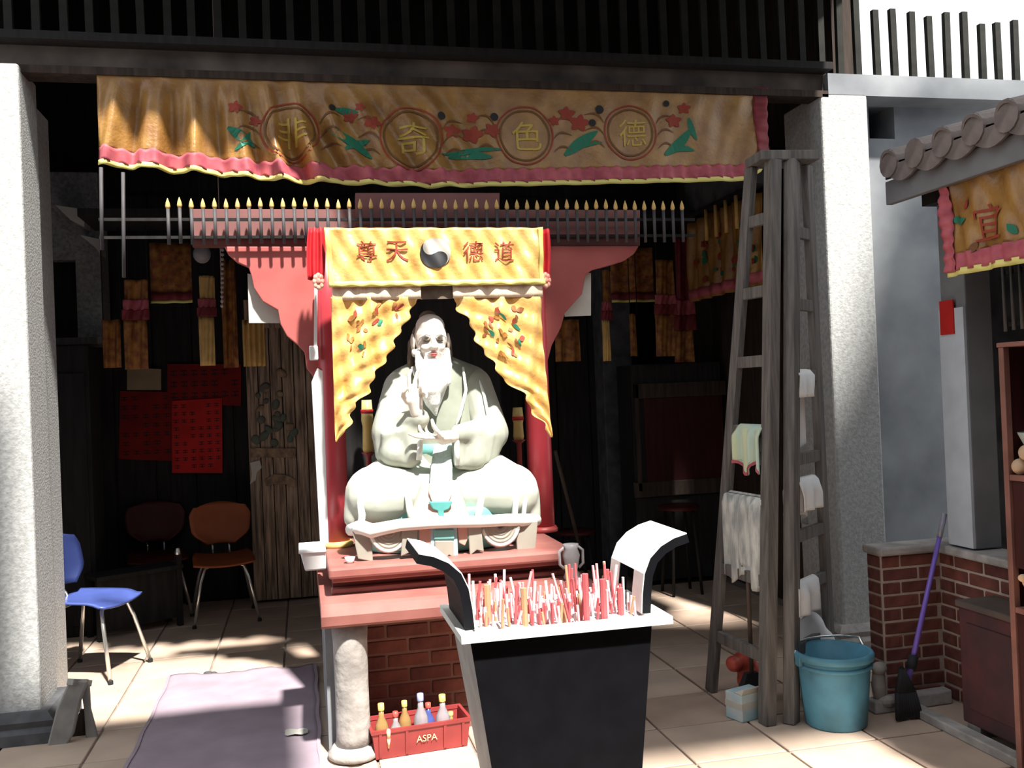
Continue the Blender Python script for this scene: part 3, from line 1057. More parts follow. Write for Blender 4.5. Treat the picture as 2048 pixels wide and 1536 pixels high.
# throne drapery, lap, torso
pc = S(884, 1100, 4.86)
blob('throne', MB().lathe([(.40, .817), (.41, .86), (.405, .93), (.40, 1.02)], (pc.x, pc.y, 0), 40, 1.02, .80), 'teal', st, .014, 3)
g = MB()
g.caps([S(748, 990, 4.66), S(885, 985, 4.74), S(1022, 984, 4.66)], [.140, .125, .140])
g.caps([S(748, 990, 4.66), S(850, 945, 4.98)], [.135, .19])
g.caps([S(1022, 984, 4.66), S(920, 945, 4.98)], [.135, .19])
g.ell(S(885, 985, 4.9), (.40, .26, .13))
g.caps([S(712, 1000, 4.66), S(712, 1035, 4.66)], [.055, .06])
g.caps([S(1058, 990, 4.66), S(1058, 1032, 4.66)], [.055, .06])
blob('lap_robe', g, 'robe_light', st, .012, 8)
g = MB()
tube_px(g, [(700, 1060, 4.56), (722, 1054, 4.50), (744, 1062, 4.48), (760, 1058, 4.475), (800, 1050, 4.46), (860, 1046, 4.45), (905, 1044, 4.45), (960, 1043, 4.46), (1010, 1040, 4.475),
            (1045, 1040, 4.50), (1074, 1040, 4.56)], [.028, .034, .034, .03, .028, .026, .026, .027, .028, .03, .028], 1.0, 10)
obj('hem', g, 'robe_trim', st, smooth=True)
g = MB()
tube_px(g, [(718, 985, 4.56), (720, 1005, 4.535), (724, 1030, 4.52), (722, 1052, 4.51)], [.003, .014, .017, .016])
tube_px(g, [(1036, 940, 4.62), (1036, 960, 4.55), (1032, 1000, 4.53), (1028, 1042, 4.52)], [.003, .012, .015, .015])
tube_px(g, [(1052, 940, 4.63), (1052, 960, 4.57), (1050, 1000, 4.54), (1046, 1040, 4.53)], [.003, .010, .012, .012])
tube_px(g, [(968, 965, 4.60), (964, 990, 4.55), (958, 1020, 4.52), (954, 1044, 4.51)], [.003, .014, .018, .018])
tube_px(g, [(812, 965, 4.60), (815, 990, 4.55), (820, 1020, 4.52), (826, 1046, 4.51)], [.003, .014, .017, .017])
tube_px(g, [(735, 962, 4.58), (765, 955, 4.60), (800, 948, 4.64), (850, 938, 4.70)], [.003, .010, .010, .003])
pieces('fold', g, 'robe_trim', st, smooth=True)


def panel(name, pts, m, y=4.49, d=.02):
    obj(name, MB().prism([S(a, b, y) for a, b in pts], (0, d, 0)), m, st, bevel=.004)


panel('hanging_panel', [(703, 1055), (743, 1060), (746, 1124), (716, 1118)], 'robe_grey', 4.50)
panel('hanging_panel', [(806, 1052), (836, 1050), (834, 1090), (835, 1113), (818, 1106), (802, 1113)], 'robe_grey', 4.465)
panel('hanging_panel', [(837, 1052), (864, 1050), (864, 1090), (858, 1096), (838, 1098)], 'statue_pink', 4.475)
panel('hanging_panel', [(862, 1048), (914, 1047), (917, 1120), (860, 1124)], 'statue_blue', 4.47)
panel('hanging_panel', [(868, 1060), (909, 1059), (909, 1078), (868, 1079)], 'teal', 4.462)
panel('hanging_panel', [(870, 1082), (907, 1082), (908, 1116), (898, 1110), (889, 1122), (880, 1112), (869, 1124)], 'robe_grey', 4.458)
panel('hanging_panel', [(914, 1050), (938, 1048), (936, 1078), (930, 1092), (918, 1086)], 'statue_pink', 4.475)
panel('hanging_panel', [(936, 1050), (962, 1048), (968, 1104), (954, 1100), (940, 1112)], 'robe_grey', 4.465)
panel('hanging_panel', [(1030, 1044), (1076, 1042), (1070, 1112), (1036, 1120)], 'robe_grey', 4.50)
for cx, cy, rx, ry in ((777, 1058, 36, 44), (1000, 1048, 36, 42)):
    g = MB()
    for j in range(5):
        q = 1 - j * .17
        g.tube([S(cx + rx * q * math.cos(t), cy + ry * q * math.sin(t), 4.50 - .012 * (1 - j * .1)) for t in [math.pi * k / 12 for k in range(13)]], .012, 8)
    pl_ = [S(cx + rx * math.cos(math.pi * k / 12), cy + ry * math.sin(math.pi * k / 12), 4.497) for k in range(13)]
    g.prism(pl_, (0, .03, 0))
    sw_ = obj('swag', g, 'robe_grey', st, smooth=False)
    obj('swag_edge', MB().tube([S(cx + rx * math.cos(t), cy + ry * math.sin(t), 4.485) for t in [math.pi * k / 14 for k in range(1, 14)]], .010, 8), 'robe_trim', st, smooth=True)
# apron and sash
g = MB()
vs, fs = [], []
cols = [(822, 1036), (832, 1000), (845, 975)]


def apron(u, v):
    xl, xr = 842 - 24 * v, 916 + 24 * v
    return S(xl + (xr - xl) * u, 968 + 74 * v, 4.585 - .085 * v - .03 * math.sin(u * math.pi))


obj('apron', MB().grid(apron, 14, 8), 'statue_pink', st, smooth=True, thick=.012)
g = MB()
for px0, px1 in ((866, 868), (872, 873), (879, 879), (886, 886), (892, 893), (864, 863), (895, 899)):
    tube_px(g, [(px0 + 8, 892, 4.70), (px0 + 4, 930, 4.62), (px1, 985, 4.52), (px1 + (880 - px1) * .35, 1012, 4.49)], [.012, .015, .014, .006], 1.0, 8)
blob('sash', g, 'sash', st, .006, 3)
panel('sash_knot', [(858, 1004), (906, 1003), (898, 1018), (888, 1022), (888, 1036), (876, 1036), (876, 1022), (866, 1018)], 'teal_deep', 4.475, .03)

g = MB()
g.caps([S(884, 950, 4.95), S(880, 850, 4.97), S(874, 790, 4.97)], [.225, .205, .185])
g.caps([S(806, 768, 4.95), S(872, 740, 4.95), S(945, 765, 4.95)], [.085, .095, .088])
g.caps([S(866, 735, 4.94), S(863, 700, 4.92)], [.07, .06])
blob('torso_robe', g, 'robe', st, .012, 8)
# sleeves: upper arm, forearm and the wide hanging cuff
g = MB()
g.caps([S(800, 775, 4.93), S(778, 865, 4.80), S(838, 838, 4.62)], [.085, .088, .052])
g.caps([S(778, 868, 4.76), S(776, 905, 4.74)], [.085, .065])
g.caps([S(800, 865, 4.70), S(790, 905, 4.68), S(812, 918, 4.66)], [.07, .075, .045])
g.caps([S(822, 862, 4.64), S(828, 912, 4.62)], [.045, .04])
g.caps([S(776, 905, 4.74), S(820, 920, 4.64)], [.06, .04])
g.hexa([S(766, 926, 4.66), S(836, 926, 4.585), S(836, 926, 4.66), S(772, 926, 4.80)], [S(760, 865, 4.64), S(838, 850, 4.585), S(838, 850, 4.66), S(770, 865, 4.80)])
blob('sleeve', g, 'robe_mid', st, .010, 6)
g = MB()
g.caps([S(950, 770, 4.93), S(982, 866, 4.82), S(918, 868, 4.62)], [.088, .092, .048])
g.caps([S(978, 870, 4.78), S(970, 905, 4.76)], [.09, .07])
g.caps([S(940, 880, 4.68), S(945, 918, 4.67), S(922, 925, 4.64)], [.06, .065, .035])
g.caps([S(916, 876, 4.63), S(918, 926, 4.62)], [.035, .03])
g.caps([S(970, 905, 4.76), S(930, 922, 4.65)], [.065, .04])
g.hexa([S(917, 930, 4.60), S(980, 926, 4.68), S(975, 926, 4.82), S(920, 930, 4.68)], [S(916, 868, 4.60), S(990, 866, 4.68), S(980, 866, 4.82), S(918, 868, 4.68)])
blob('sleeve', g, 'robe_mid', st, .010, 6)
g = MB()
tube_px(g, [(840, 866, 4.595), (840, 895, 4.585), (838, 920, 4.585)], .014)
tube_px(g, [(914, 872, 4.60), (913, 900, 4.585), (915, 930, 4.59)], .013)
tube_px(g, [(926, 735, 4.87), (932, 780, 4.775), (920, 830, 4.752), (908, 862, 4.75)], [.006, .008, .008, .007])
tube_px(g, [(900, 728, 4.86), (894, 760, 4.79), (880, 798, 4.765), (868, 826, 4.755)], .012)
tube_px(g, [(826, 735, 4.86), (838, 770, 4.79), (858, 800, 4.765)], .010)
tube_px(g, [(955, 750, 4.87), (968, 790, 4.80), (976, 830, 4.755), (966, 858, 4.74)], [.003, .008, .008, .003])
pieces('robe_trim', g, 'robe_trim', st, smooth=True)
g = MB().caps([S(884, 905, 4.73), S(882, 880, 4.73)], [.05, .045])
obj('belt', MB().lathe([(.215, -.03), (.222, 0), (.215, .03)], S(884, 895, 4.96), 32), 'teal', st, smooth=True)

# head
hc = S(862, 684, 4.84)
g = MB()
g.ell(hc + Vector((0, .015, .02)), (.083, .098, .105))
g.ell(hc + Vector((0, .01, .078)), (.074, .085, .062))
g.ell(hc + Vector((0, -.012, -.035)), (.066, .082, .075))
g.ell(hc + Vector((0, -.02, -.085)), (.046, .06, .035))
for s in (-1, 1):
    g.ell(hc + Vector((s * .036, -.070, -.030)), (.026, .020, .022))      # cheeks
    g.ell(hc + Vector((s * .032, -.074, .026)), (.028, .012, .009))       # brow
g.caps([hc + Vector((0, -.086, .022)), hc + Vector((0, -.104, -.030))], [.010, .016])
for s in (-1, 1):
    g.ell(hc + Vector((s * .013, -.096, -.031)), (.010, .010, .008))
hd = blob('head', g, 'skin', st, .006, 4)
for s in (-1, 1):
    g = MB().ell(hc + Vector((s * .088, .02, .0)), (.012, .028, .045)).ell(hc + Vector((s * .086, .012, -.05)), (.012, .016, .022))
    obj('ear', g, 'skin', hd, smooth=True)
    obj('eye', MB().ell(hc + Vector((s * .034, -.0835, .002)), (.016, .009, .0042)), 'eye', hd, smooth=True)
    obj('eyebrow', MB().tube([hc + Vector((s * .012, -.096, .026)), hc + Vector((s * .036, -.094, .034)), hc + Vector((s * .062, -.076, .020)), hc + Vector((s * .072, -.062, -.012))], [.004, .006, .005, .002], 8), 'beard', hd, smooth=True)
obj('mouth', MB().ell(hc + Vector((0, -.096, -.064)), (.019, .009, .0045)).ell(hc + Vector((0, -.094, -.071)), (.015, .010, .0045)), 'lip', hd, smooth=True)
g = MB()
for s in (-1, 1):
    g.caps([hc + Vector((s * .010, -.100, -.050)), hc + Vector((s * .038, -.088, -.062)), hc + Vector((s * .050, -.080, -.13)), hc + Vector((s * .044, -.095, -.23))], [.005, .008, .011, .006], 8)
g.ell(hc + Vector((0, -.070, -.118)), (.052, .034, .032))
g.caps([hc + Vector((0, -.070, -.125)), hc + Vector((-.004, -.080, -.20)), S(860, 775, 4.72), S(865, 802, 4.725), S(872, 832, 4.73)], [.046, .066, .060, .040, .007])
for s in (-1, 1):
    g.caps([hc + Vector((s * .072, -.030, -.045)), hc + Vector((s * .066, -.060, -.12)), hc + Vector((s * .058, -.085, -.2))], [.016, .026, .024])
blob('beard', g, 'beard', st, .007, 4)
g = MB()
g.ell(hc + Vector((0, .05, .01)), (.098, .085, .11))
g.ell(hc + Vector((0, .075, .12)), (.05, .05, .045))
for s in (-1, 1):
    g.caps([hc + Vector((s * .09, .045, 0)), hc + Vector((s * .098, .06, -.10))], [.022, .02])
blob('hair', g, 'hair', st, .008, 4)


# hands
def finger(mb, root, d1, d2, d3, L, r):
    p0 = Vector(root)
    p1 = p0 + Vector(d1).normalized() * L * .45
    p2 = p1 + Vector(d2).normalized() * L * .32
    p3 = p2 + Vector(d3).normalized() * L * .26
    mb.caps([p0, p1, p2, p3], [r, r * .95, r * .85, r * .7], 8)


# raised hand: palm towards the viewer's right, two fingers up, the others curled to the thumb
w = S(834, 826, 4.60)
p = S(829, 800, 4.595)
g = MB().caps([S(838, 842, 4.62), w], [.036, .03])
g.caps([w, p], [.032, .036])
g.ell(p, (.040, .022, .042))
finger(g, p + Vector((-.018, 0, .034)), (-.12, -.1, 1), (.05, -.15, 1), (.35, -.1, 1), .105, .0115)
finger(g, p + Vector((.004, 0, .038)), (.05, -.1, 1), (.25, -.2, 1), (.5, -.2, .9), .115, .0115)
finger(g, p + Vector((.024, -.004, .032)), (.2, -.7, .8), (.1, -.9, -.2), (-.1, -.2, -1), .095, .011)
finger(g, p + Vector((.038, -.006, .020)), (.3, -.8, .5), (.1, -.8, -.4), (-.2, -.1, -1), .080, .010)
finger(g, p + Vector((-.036, -.010, -.008)), (-.5, -.5, .7), (.1, -.6, .8), (.6, -.3, .6), .085, .013)
blob('hand', g, 'skin', st, .005, 3)
# resting hand: palm up in front of the belt, fingers towards the left, thumb raised
w = S(908, 872, 4.60)
p = S(886, 876, 4.575)
g = MB().caps([S(925, 870, 4.63), w], [.036, .03])
g.caps([w, p], [.030, .034])
g.ell(p, (.046, .040, .022))
finger(g, p + Vector((-.036, -.026, .004)), (-1, -.25, .05), (-1, -.2, .15), (-1, 0, .3), .110, .0115)
finger(g, p + Vector((-.040, -.008, .004)), (-1, -.12, .10), (-1, -.1, .2), (-1, 0, .35), .120, .0115)
finger(g, p + Vector((-.038, .010, .006)), (-1, 0, .25), (-.7, 0, .8), (-.1, 0, 1), .105, .011)
finger(g, p + Vector((-.030, .026, .006)), (-.9, .1, .4), (-.4, 0, .9), (.2, 0, 1), .088, .010)
finger(g, p + Vector((-.008, -.034, .010)), (-.7, -.3, .7), (-.5, -.1, .9), (-.2, 0, 1), .092, .013)
blob('hand', g, 'skin', st, .005, 3)

# gilt candles to either side of the statue, a tiny cup at its foot
for px, py0, py1, y, side in ((733, 800, 905, 5.08, 'left'), (1035, 815, 880, 5.12, 'right')):
    a, b = on(px, py0, y), on(px, py1, y)
    t = thing('altar_candle', 'dim gilt and red altar candle behind the statue at the %s' % side, 'candle', (a.x, y, .815))
    obj('stand', MB().lathe([(.05, .815), (.05, .83), (.014, .85), (.014, b.z - .02), (.04, b.z)], (a.x, y, 0), 16), 'red', t, smooth=True)
    obj('candle_body', MB().lathe([(.026, b.z), (.030, b.z + .02), (.026, (a.z + b.z) / 2), (.032, (a.z + b.z) / 2 + .03), (.026, a.z)], (a.x, y, 0), 16), 'candle', t, smooth=True)
    obj('candle_band', MB().lathe([(.033, a.z - .07), (.033, a.z - .05)], (a.x, y, 0), 16), 'ribbon', t, smooth=True)
q = on(700, 1122, 4.33)
t = thing('offering_cup', 'tiny white cup at the foot of the statue near the left column', 'cup', (q.x, 4.33, .815))
obj('cup_bowl', MB().lathe([(.012, .815), (.016, .82), (.024, .842), (.022, .842), (.012, .825)], (q.x, 4.33, 0), 16), 'white', t, smooth=True)
# small grey vase with loop handle at the right end of the altar
q = on(1143, 1185, 4.2)
t = thing('incense_vase', 'grey two-handled vase at the right end of the altar slab', 'vase', (q.x, 4.18, .685))
obj('vase_body', MB().lathe([(.03, .685), (.04, .70), (.026, .73), (.034, .77), (.040, .80), (.03, .83), (.036, .85), (.030, .85)], (q.x, 4.18, 0), 20), 'ceramic', t, smooth=True)
for s in (-1, 1):
    obj('vase_handle', MB().tube([(q.x + s * .028, 4.18, .84), (q.x + s * .055, 4.18, .82), (q.x + s * .055, 4.18, .76), (q.x + s * .034, 4.18, .74)], .007, 8), 'ceramic', t, smooth=True)


# ================================================================== INCENSE BURNER
bur = thing('incense_burner', 'tall black square incense burner full of sticks standing before the altar', 'burner', (0.72, 2.84, 0))
RT = .87
X0, X1, Y0, Y1 = .440, .985, 2.665, 3.03          # body at the rim
BX0, BX1, BY0, BY1 = .545, .925, 2.73, 2.97        # body at the foot


def ringpts(t, e=0.0):
    a = 1 - t
    x0, x1, y0, y1 = X0 * t + BX0 * a - e, X1 * t + BX1 * a + e, Y0 * t + BY0 * a - e, Y1 * t + BY1 * a + e
    z = .10 + (RT - .02 - .10) * t
    return [Vector((x0, y0, z)), Vector((x1, y0, z)), Vector((x1, y1, z)), Vector((x0, y1, z))]


lo, hi = ringpts(0), ringpts(1)
th = .012
for nm, i, k in (('front_plate', 0, 1), ('right_plate', 1, 2), ('back_plate', 2, 3)):
    n_ = (hi[k] - hi[i]).cross(lo[i] - hi[i]).normalized() * th
    obj(nm, MB().hexa([lo[i], lo[k], lo[k] + n_, lo[i] + n_], [hi[i], hi[k], hi[k] + n_, hi[i] + n_]), 'iron', bur)
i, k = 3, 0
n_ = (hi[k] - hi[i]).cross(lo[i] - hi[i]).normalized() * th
tag(obj('left_plate', MB().hexa([lo[i], lo[k], lo[k] + n_, lo[i] + n_], [hi[i], hi[k], hi[k] + n_, hi[i] + n_]), 'iron_skylit', bur), 'left side plate, its paler tone standing for skylight')
obj('foot', MB().box((BX0 - .03, BY0 - .03, .03), (BX1 + .03, BY1 + .03, .10)), 'iron', bur, bevel=.01)
for fx in (BX0, BX1):
    for fy in (BY0, BY1):
        obj('foot_pad', MB().lathe([(.03, 0), (.04, .02), (.035, .035)], (fx, fy, 0), 12), 'iron', bur, smooth=True)
g = MB()
w_ = .03
o_ = [(X0 - w_, Y0 - w_), (X1 + .055, Y0 - w_), (X1 + .055, Y1 + w_), (X0 - w_, Y1 + w_)]
i_ = [(X0 + .012, Y0 + .012), (X1 - .012, Y0 + .012), (X1 - .012, Y1 - .012), (X0 + .012, Y1 - .012)]
vs = [(a, b, z) for z in (RT - .018, RT + .004) for ring in (o_, i_) for a, b in ring]
fs = []
for q in range(4):
    r_ = (q + 1) % 4
    fs += [(8 + q, 8 + r_, 12 + r_, 12 + q), (q, 4 + q, 4 + r_, r_), (q, r_, 8 + r_, 8 + q), (4 + q, 12 + q, 12 + r_, 4 + r_)]
tag(obj('rim', MB().add(vs, fs), 'ash_sunlit', bur), 'ash-whitened flat rim with sunlight put into its colour')
ash = MB().grid(lambda u, v: Vector((X0 + .013 + (X1 - X0 - .026) * u, Y0 + .013 + (Y1 - Y0 - .026) * v,
                                     RT - .004 + .010 * math.sin(9 * u + 3 * v) * math.sin(7 * v + u) + .006 * math.sin(31 * u) * math.sin(23 * v))), 40, 24)
tag(obj('ash_bed', ash, 'ash', bur, smooth=True), kind='stuff')


def handle(xr, sg, pts, slot):
    """bent strap standing on the rim; its outer face black, its inner and upper face ash-white with sunlight in the colour"""
    ya, yb = Y0 + .03, Y1 - .03
    outer, inner = MB(), MB()
    n = len(pts)
    for mb, d in ((outer, 0.0), (inner, 1.0)):
        prof = []
        for i, (x, z) in enumerate(pts):
            a, b = pts[max(i - 1, 0)], pts[min(i + 1, n - 1)]
            t = Vector((b[0] - a[0], b[1] - a[1])).normalized()
            nn = Vector((-t.y, t.x)) * (-sg)           # towards the bowl / upwards
            nn = -nn if nn.x * sg > 0 and nn.y < 0 else nn
            prof.append((Vector((x, z)) + nn * (.027 * d), nn))
        for i in range(n - 1):
            (p0, n0), (p1, n1) = prof[i], prof[i + 1]
            th_ = .003 if d else .027
            e0, e1 = n0 * th_, n1 * th_
            spans = [(ya, yb)]
            if slot and i in slot:
                spans = [(ya, ya + .085), (yb - .085, yb)]
            for y0, y1 in spans:
                mb.hexa([(p0.x, y0, p0.y), (p0.x + e0.x, y0, p0.y + e0.y), (p0.x + e0.x, y1, p0.y + e0.y), (p0.x, y1, p0.y)],
                        [(p1.x, y0, p1.y), (p1.x + e1.x, y0, p1.y + e1.y), (p1.x + e1.x, y1, p1.y + e1.y), (p1.x, y1, p1.y)])
    h = obj('handle', outer, 'iron', bur)
    tag(obj('sunlit_ash_face', inner, 'ash_sunlit', h), 'inner face whitened by ash, with sunlight in its colour')


handle(X0, -1, [(.432, .874), (.428, .93), (.420, .985), (.404, 1.022), (.376, 1.048), (.340, 1.066), (.300, 1.076)], None)
handle(X1, 1, [(.994, .874), (.998, .93), (1.006, .985), (1.022, 1.022), (1.050, 1.048), (1.086, 1.066), (1.126, 1.076)], (0, 1))
# the sticks and stubs
random.seed(21)
stick_me = {m: mesh_of('incense_stick', MB().tube([(0, 0, 0), (0, 0, 1)], .0042, 6), m) for m in ('stick_red', 'stick_pink', 'stick_tan', 'stick_white')}
thick_me = {m: mesh_of('incense_stick', MB().tube([(0, 0, 0), (0, 0, 1)], .0065, 7), m) for m in ('stick_red', 'stick_tan')}
for k in range(285):
    m = random.choices(('stick_red', 'stick_pink', 'stick_tan', 'stick_white'), (5, 4, 1.2, 3))[0]
    L = random.choice((.035, .04, .05, .05, .06, .06, .07, .08, .10, .13))
    fat = random.random() < .07
    me = thick_me.get(m, stick_me[m]) if fat else stick_me[m]
    o = link(bpy.data.objects.new('incense_stick', me))
    o.location = (random.uniform(X0 + .03, X1 - .02), random.uniform(Y0 + .025, Y1 - .02), RT - .012)
    o.rotation_euler = (random.gauss(0, .09), random.gauss(0, .09), 0)
    o.scale = (1, 1, L)
    if m == 'stick_white':
        tag(o, 'thin pale burnt-out incense stick standing in the ash of the burner', 'incense', 'burnt-out incense sticks')
    elif m == 'stick_tan':
        tag(o, 'thin tan incense stick standing in the ash of the burner', 'incense', 'tan incense sticks')
    elif m == 'stick_pink':
        tag(o, 'thin pink incense stick standing in the ash of the burner', 'incense', 'pink incense sticks')
    else:
        tag(o, 'thin red incense stick standing in the ash of the burner', 'incense', 'red incense sticks')
for px, L in ((977, .13), (1185, .15), (1265, .10), (1225, .13), (1050, .12)):
    q = onz(px, 1250, RT)
    o = link(bpy.data.objects.new('incense_candle', thick_me['stick_tan' if px in (977, 1050) else 'stick_red']))
    o.location = (min(max(q.x, X0 + .04), X1 - .03), min(max(q.y, Y0 + .03), Y1 - .03), RT - .012)
    o.scale = (1.5, 1.5, L)
    tag(o, 'thick incense stick taller than the thin ones around it in the burner', 'incense', 'thick incense sticks')

# ================================================================== ON THE FLOOR BEFORE THE ALTAR
mt = thing('floor_mat', 'purple grey rubber mat lying on the floor left of the altar', 'mat', (-.38, 4.6, 0))


def mat_pt(u, v):
    x = -.79 + .81 * u
    y = 3.6 + 2.06 * v
    ed = .012 * math.sin(u * 21) + .008 * math.sin(u * 47)
    return Vector((x + .004 * math.sin(v * 30), y + (ed if v > .96 else 0) + .11 * (1 - u) * (v > .5) * (v - .5), .010 + .006 * sm(.93, 1, v) * (1 + math.sin(u * 13)) + .002 * math.sin(u * 9 + v * 7)))


obj('rubber_sheet', MB().grid(mat_pt, 30, 60), 'mat_purple', mt, smooth=True, thick=.008)
g = MB()
for u in (0, 1):
    g.grid(lambda a, v, u=u: mat_pt(u, v) + Vector(((a - .5) * .016, 0, .006)), 2, 40)
obj('mat_edge', g, 'mat_purple', mt, thick=.004)
q = onz(592, 1464, .02)
t = thing('paper_scrap', 'small torn white paper scrap lying on the purple mat', 'paper', (q.x, q.y, .018))
vs = []
for k in range(18):
    a = 2 * math.pi * k / 18
    r_ = .055 * (1 - .35 * math.cos(a - 1.4) ** 4) * random.uniform(.85, 1.1)
    vs.append((q.x + r_ * math.cos(a), q.y + r_ * 1.1 * math.sin(a), .021 + .003 * math.sin(3 * a)))
obj('sheet', MB().prism(vs, (0, 0, .0012)), 'white_panel', t)
q = onz(415, 1350, .01)
t = thing('debris', 'dark crumb of rubbish at the far edge of the purple mat', 'debris', (q.x, q.y, 0))
obj('crumb', MB().ell((q.x, q.y + .03, .012), (.028, .014, .012), 9, 6).ell((q.x + .03, q.y + .04, .008), (.02, .01, .008), 8, 6), 'stone_dark', t)

# red crate of bottles in the alcove
ca, cb = onz(752, 1521), onz(935, 1492)
ang = math.atan2(cb.y - ca.y, cb.x - ca.x)
cr = thing('bottle_crate', 'red plastic crate holding bottles under the altar slab', 'crate', ((ca.x + cb.x) / 2, (ca.y + cb.y) / 2, 0), ang)
W, D, Hc = (cb - ca).length, .17, .125
lo_, hi_ = (W / 2, 0), (W / 2 + .018, -.012)


def wall(mb, a0, b0, a1, b1, z0, z1, t=.006):
    pass


def crate_ring(z0, z1, e0, e1, t):
    vs = []
    for z, e in ((z0, e0), (z1, e1)):
        for s in (0, t):
            vs += [(-W / 2 - e + s, -e + s, z), (W / 2 + e - s, -e + s, z), (W / 2 + e - s, D + e - s, z), (-W / 2 - e + s, D + e - s, z)]
    fs = []
    for q in range(4):
        r_ = (q + 1) % 4
        fs += [(q, r_, 8 + r_, 8 + q), (4 + q, 12 + q, 12 + r_, 4 + r_), (8 + q, 8 + r_, 12 + r_, 12 + q), (q, 4 + q, 4 + r_, r_)]
    return vs, fs


obj('crate_body', MB().add(*crate_ring(.004, Hc, 0, .014, .006)).box((-W / 2, 0, .002), (W / 2, D, .008)), 'crate', cr, local=True)
obj('crate_rim', MB().add(*crate_ring(Hc - .012, Hc + .004, .018, .020, .014)), 'crate', cr, local=True)
for xx in (-W / 2 + .02, -W / 6, W / 4, W / 2 - .02):
    obj('crate_rib', MB().hexa([(xx - .006, -.006, .01), (xx + .006, -.006, .01), (xx + .006, 0, .01), (xx - .006, 0, .01)],
                               [(xx - .006, -.020, Hc - .014), (xx + .006, -.020, Hc - .014), (xx + .006, -.012, Hc - .014), (xx - .006, -.012, Hc - .014)]), 'crate', cr, local=True)
vs, fs = text_shape('ASPA', 0)
obj('lettering', MB().add([(a * .028 + .02, -.0125, .068 + b * .028) for a, b in vs], fs), 'letter_cream', cr, local=True, thick=.001)
obj('wax_run', MB().caps([(-W / 2 + .055, -.020, Hc), (-W / 2 + .056, -.015, .09), (-W / 2 + .055, -.010, .05)], [.009, .008, .004], 8), 'letter_cream', cr, local=True, smooth=True)


def bottle(px, ptop, dy, glass, cap, label, r=.030, extra=None):
    h = None
    u = (px - 752) / (935 - 752) * W - W / 2
    loc = Vector((cr.location.x + math.cos(ang) * u - math.sin(ang) * dy, cr.location.y + math.sin(ang) * u + math.cos(ang) * dy, .010))
    h = on(px, ptop, loc.y).z - .010
    t = thing('glass_bottle', label, 'bottle', loc, 0, 'bottles in the red crate')
    obj('bottle_glass', MB().lathe([(r * .9, 0), (r, .01), (r, h * .52), (r * .85, h * .60), (r * .42, h * .74), (r * .38, h * .86)], (0, 0, 0), 16), glass, t, smooth=True, local=True)
    obj('cap', MB().lathe([(r * .46, h * .86), (r * .48, h * .87), (r * .46, h), (r * .3, h)], (0, 0, 0), 14), cap, t, smooth=True, local=True)
    obj('bottle_label', MB().lathe([(r + .0008, h * .2), (r + .0008, h * .42)], (0, 0, 0), 16, cap=False), 'cap_yellow' if glass == 'glass_oil' else 'white_panel', t, smooth=True, local=True)
    return t


bottle(769, 1406, .045, 'glass_oil', 'cap_yellow', 'yellow oil bottle with tall yellow cap, leftmost in the red crate', .029)
bottle(797, 1422, .05, 'glass_clear', 'cap_red', 'clear bottle with small reddish cap, second from the left in the red crate', .026)
bottle(822, 1400, .125, 'glass_oil', 'cap_yellow', 'brownish oil bottle at the back left of the red crate', .027)
bottle(849, 1386, .06, 'glass_clear', 'cap_blue', 'clear bottle with pale blue cap in the middle of the red crate', .031)
bottle(869, 1404, .11, 'glass_blue', 'cap_red', 'blue bottle with red cap right of the middle in the red crate', .028)
bottle(893, 1388, .055, 'glass_clear', 'cap_yellow', 'clear bottle with large cream cap towards the right of the red crate', .032)
bottle(914, 1422, .10, 'glass_oil', 'cap_yellow', 'short yellow oil bottle at the right end of the red crate', .025)

# ================================================================== RIGHT SIDE: LADDER AND WHAT HANGS ON IT
TZ = on(1565, 322, 4.12).z
feet = [Vector((1.965, 4.50, 0)), Vector((2.005, 3.985, 0)), Vector((2.115, 3.965, 0)), Vector((2.50, 4.27, 0))]
tops = [on(1502, 330, 4.22), on(1546, 330, 4.08), on(1584, 330, 4.07), on(1613, 330, 4.16)]
for q in tops:
    q.z = TZ - .01
lad = thing('step_ladder', 'tall weathered grey wooden step ladder leaning by the right pillar', 'ladder', (2.15, 4.15, 0))


def rail_bar(a, b, w, h, up):
    return MB().bar(a, b, w, h, up)


d12 = (feet[1] - feet[0]).normalized()
d34 = (feet[3] - feet[2]).normalized()
for i, d in ((0, d12), (1, d12), (2, d34), (3, d34)):
    obj('rail', rail_bar(feet[i], tops[i], .055 if i in (1, 2) else .035, .07, d), 'wood_grey', lad, bevel=.004)
fr_t = []


def rung(i, j, px, py, ref, w=.03, h=.055):
    """a rung at the height where the photograph shows it on rail ref"""
    a, b = feet[ref], tops[ref]
    best = min((abs(on(px, py, (a + (b - a) * t).y).z - (a + (b - a) * t).z), t) for t in [k / 400 for k in range(401)])
    t = best[1]
    p, q = feet[i] + (tops[i] - feet[i]) * t, feet[j] + (tops[j] - feet[j]) * t
    obj('rung', MB().bar(p, q, w, h, (0, 0, 1)), 'wood_grey', lad, bevel=.003)
    return p, q, t


R1 = [rung(0, 1, px, py, 0) for px, py in ((1492, 448), (1480, 590), (1472, 727), (1464, 860), (1452, 992), (1440, 1135), (1430, 1270))]
R2 = [rung(2, 3, px, py, 3) for px, py in ((1620, 470), (1627, 612), (1634, 750), (1642, 910), (1648, 1055), (1652, 1150), (1657, 1262))]
q0, q1 = on(1515, 318, 4.16), on(1612, 312, 4.12)
obj('cap_board', MB().bar((q0.x - .03, 4.15, TZ + .012), (q1.x + .03, 4.13, TZ + .012), .19, .045), 'wood_grey', lad, bevel=.004)


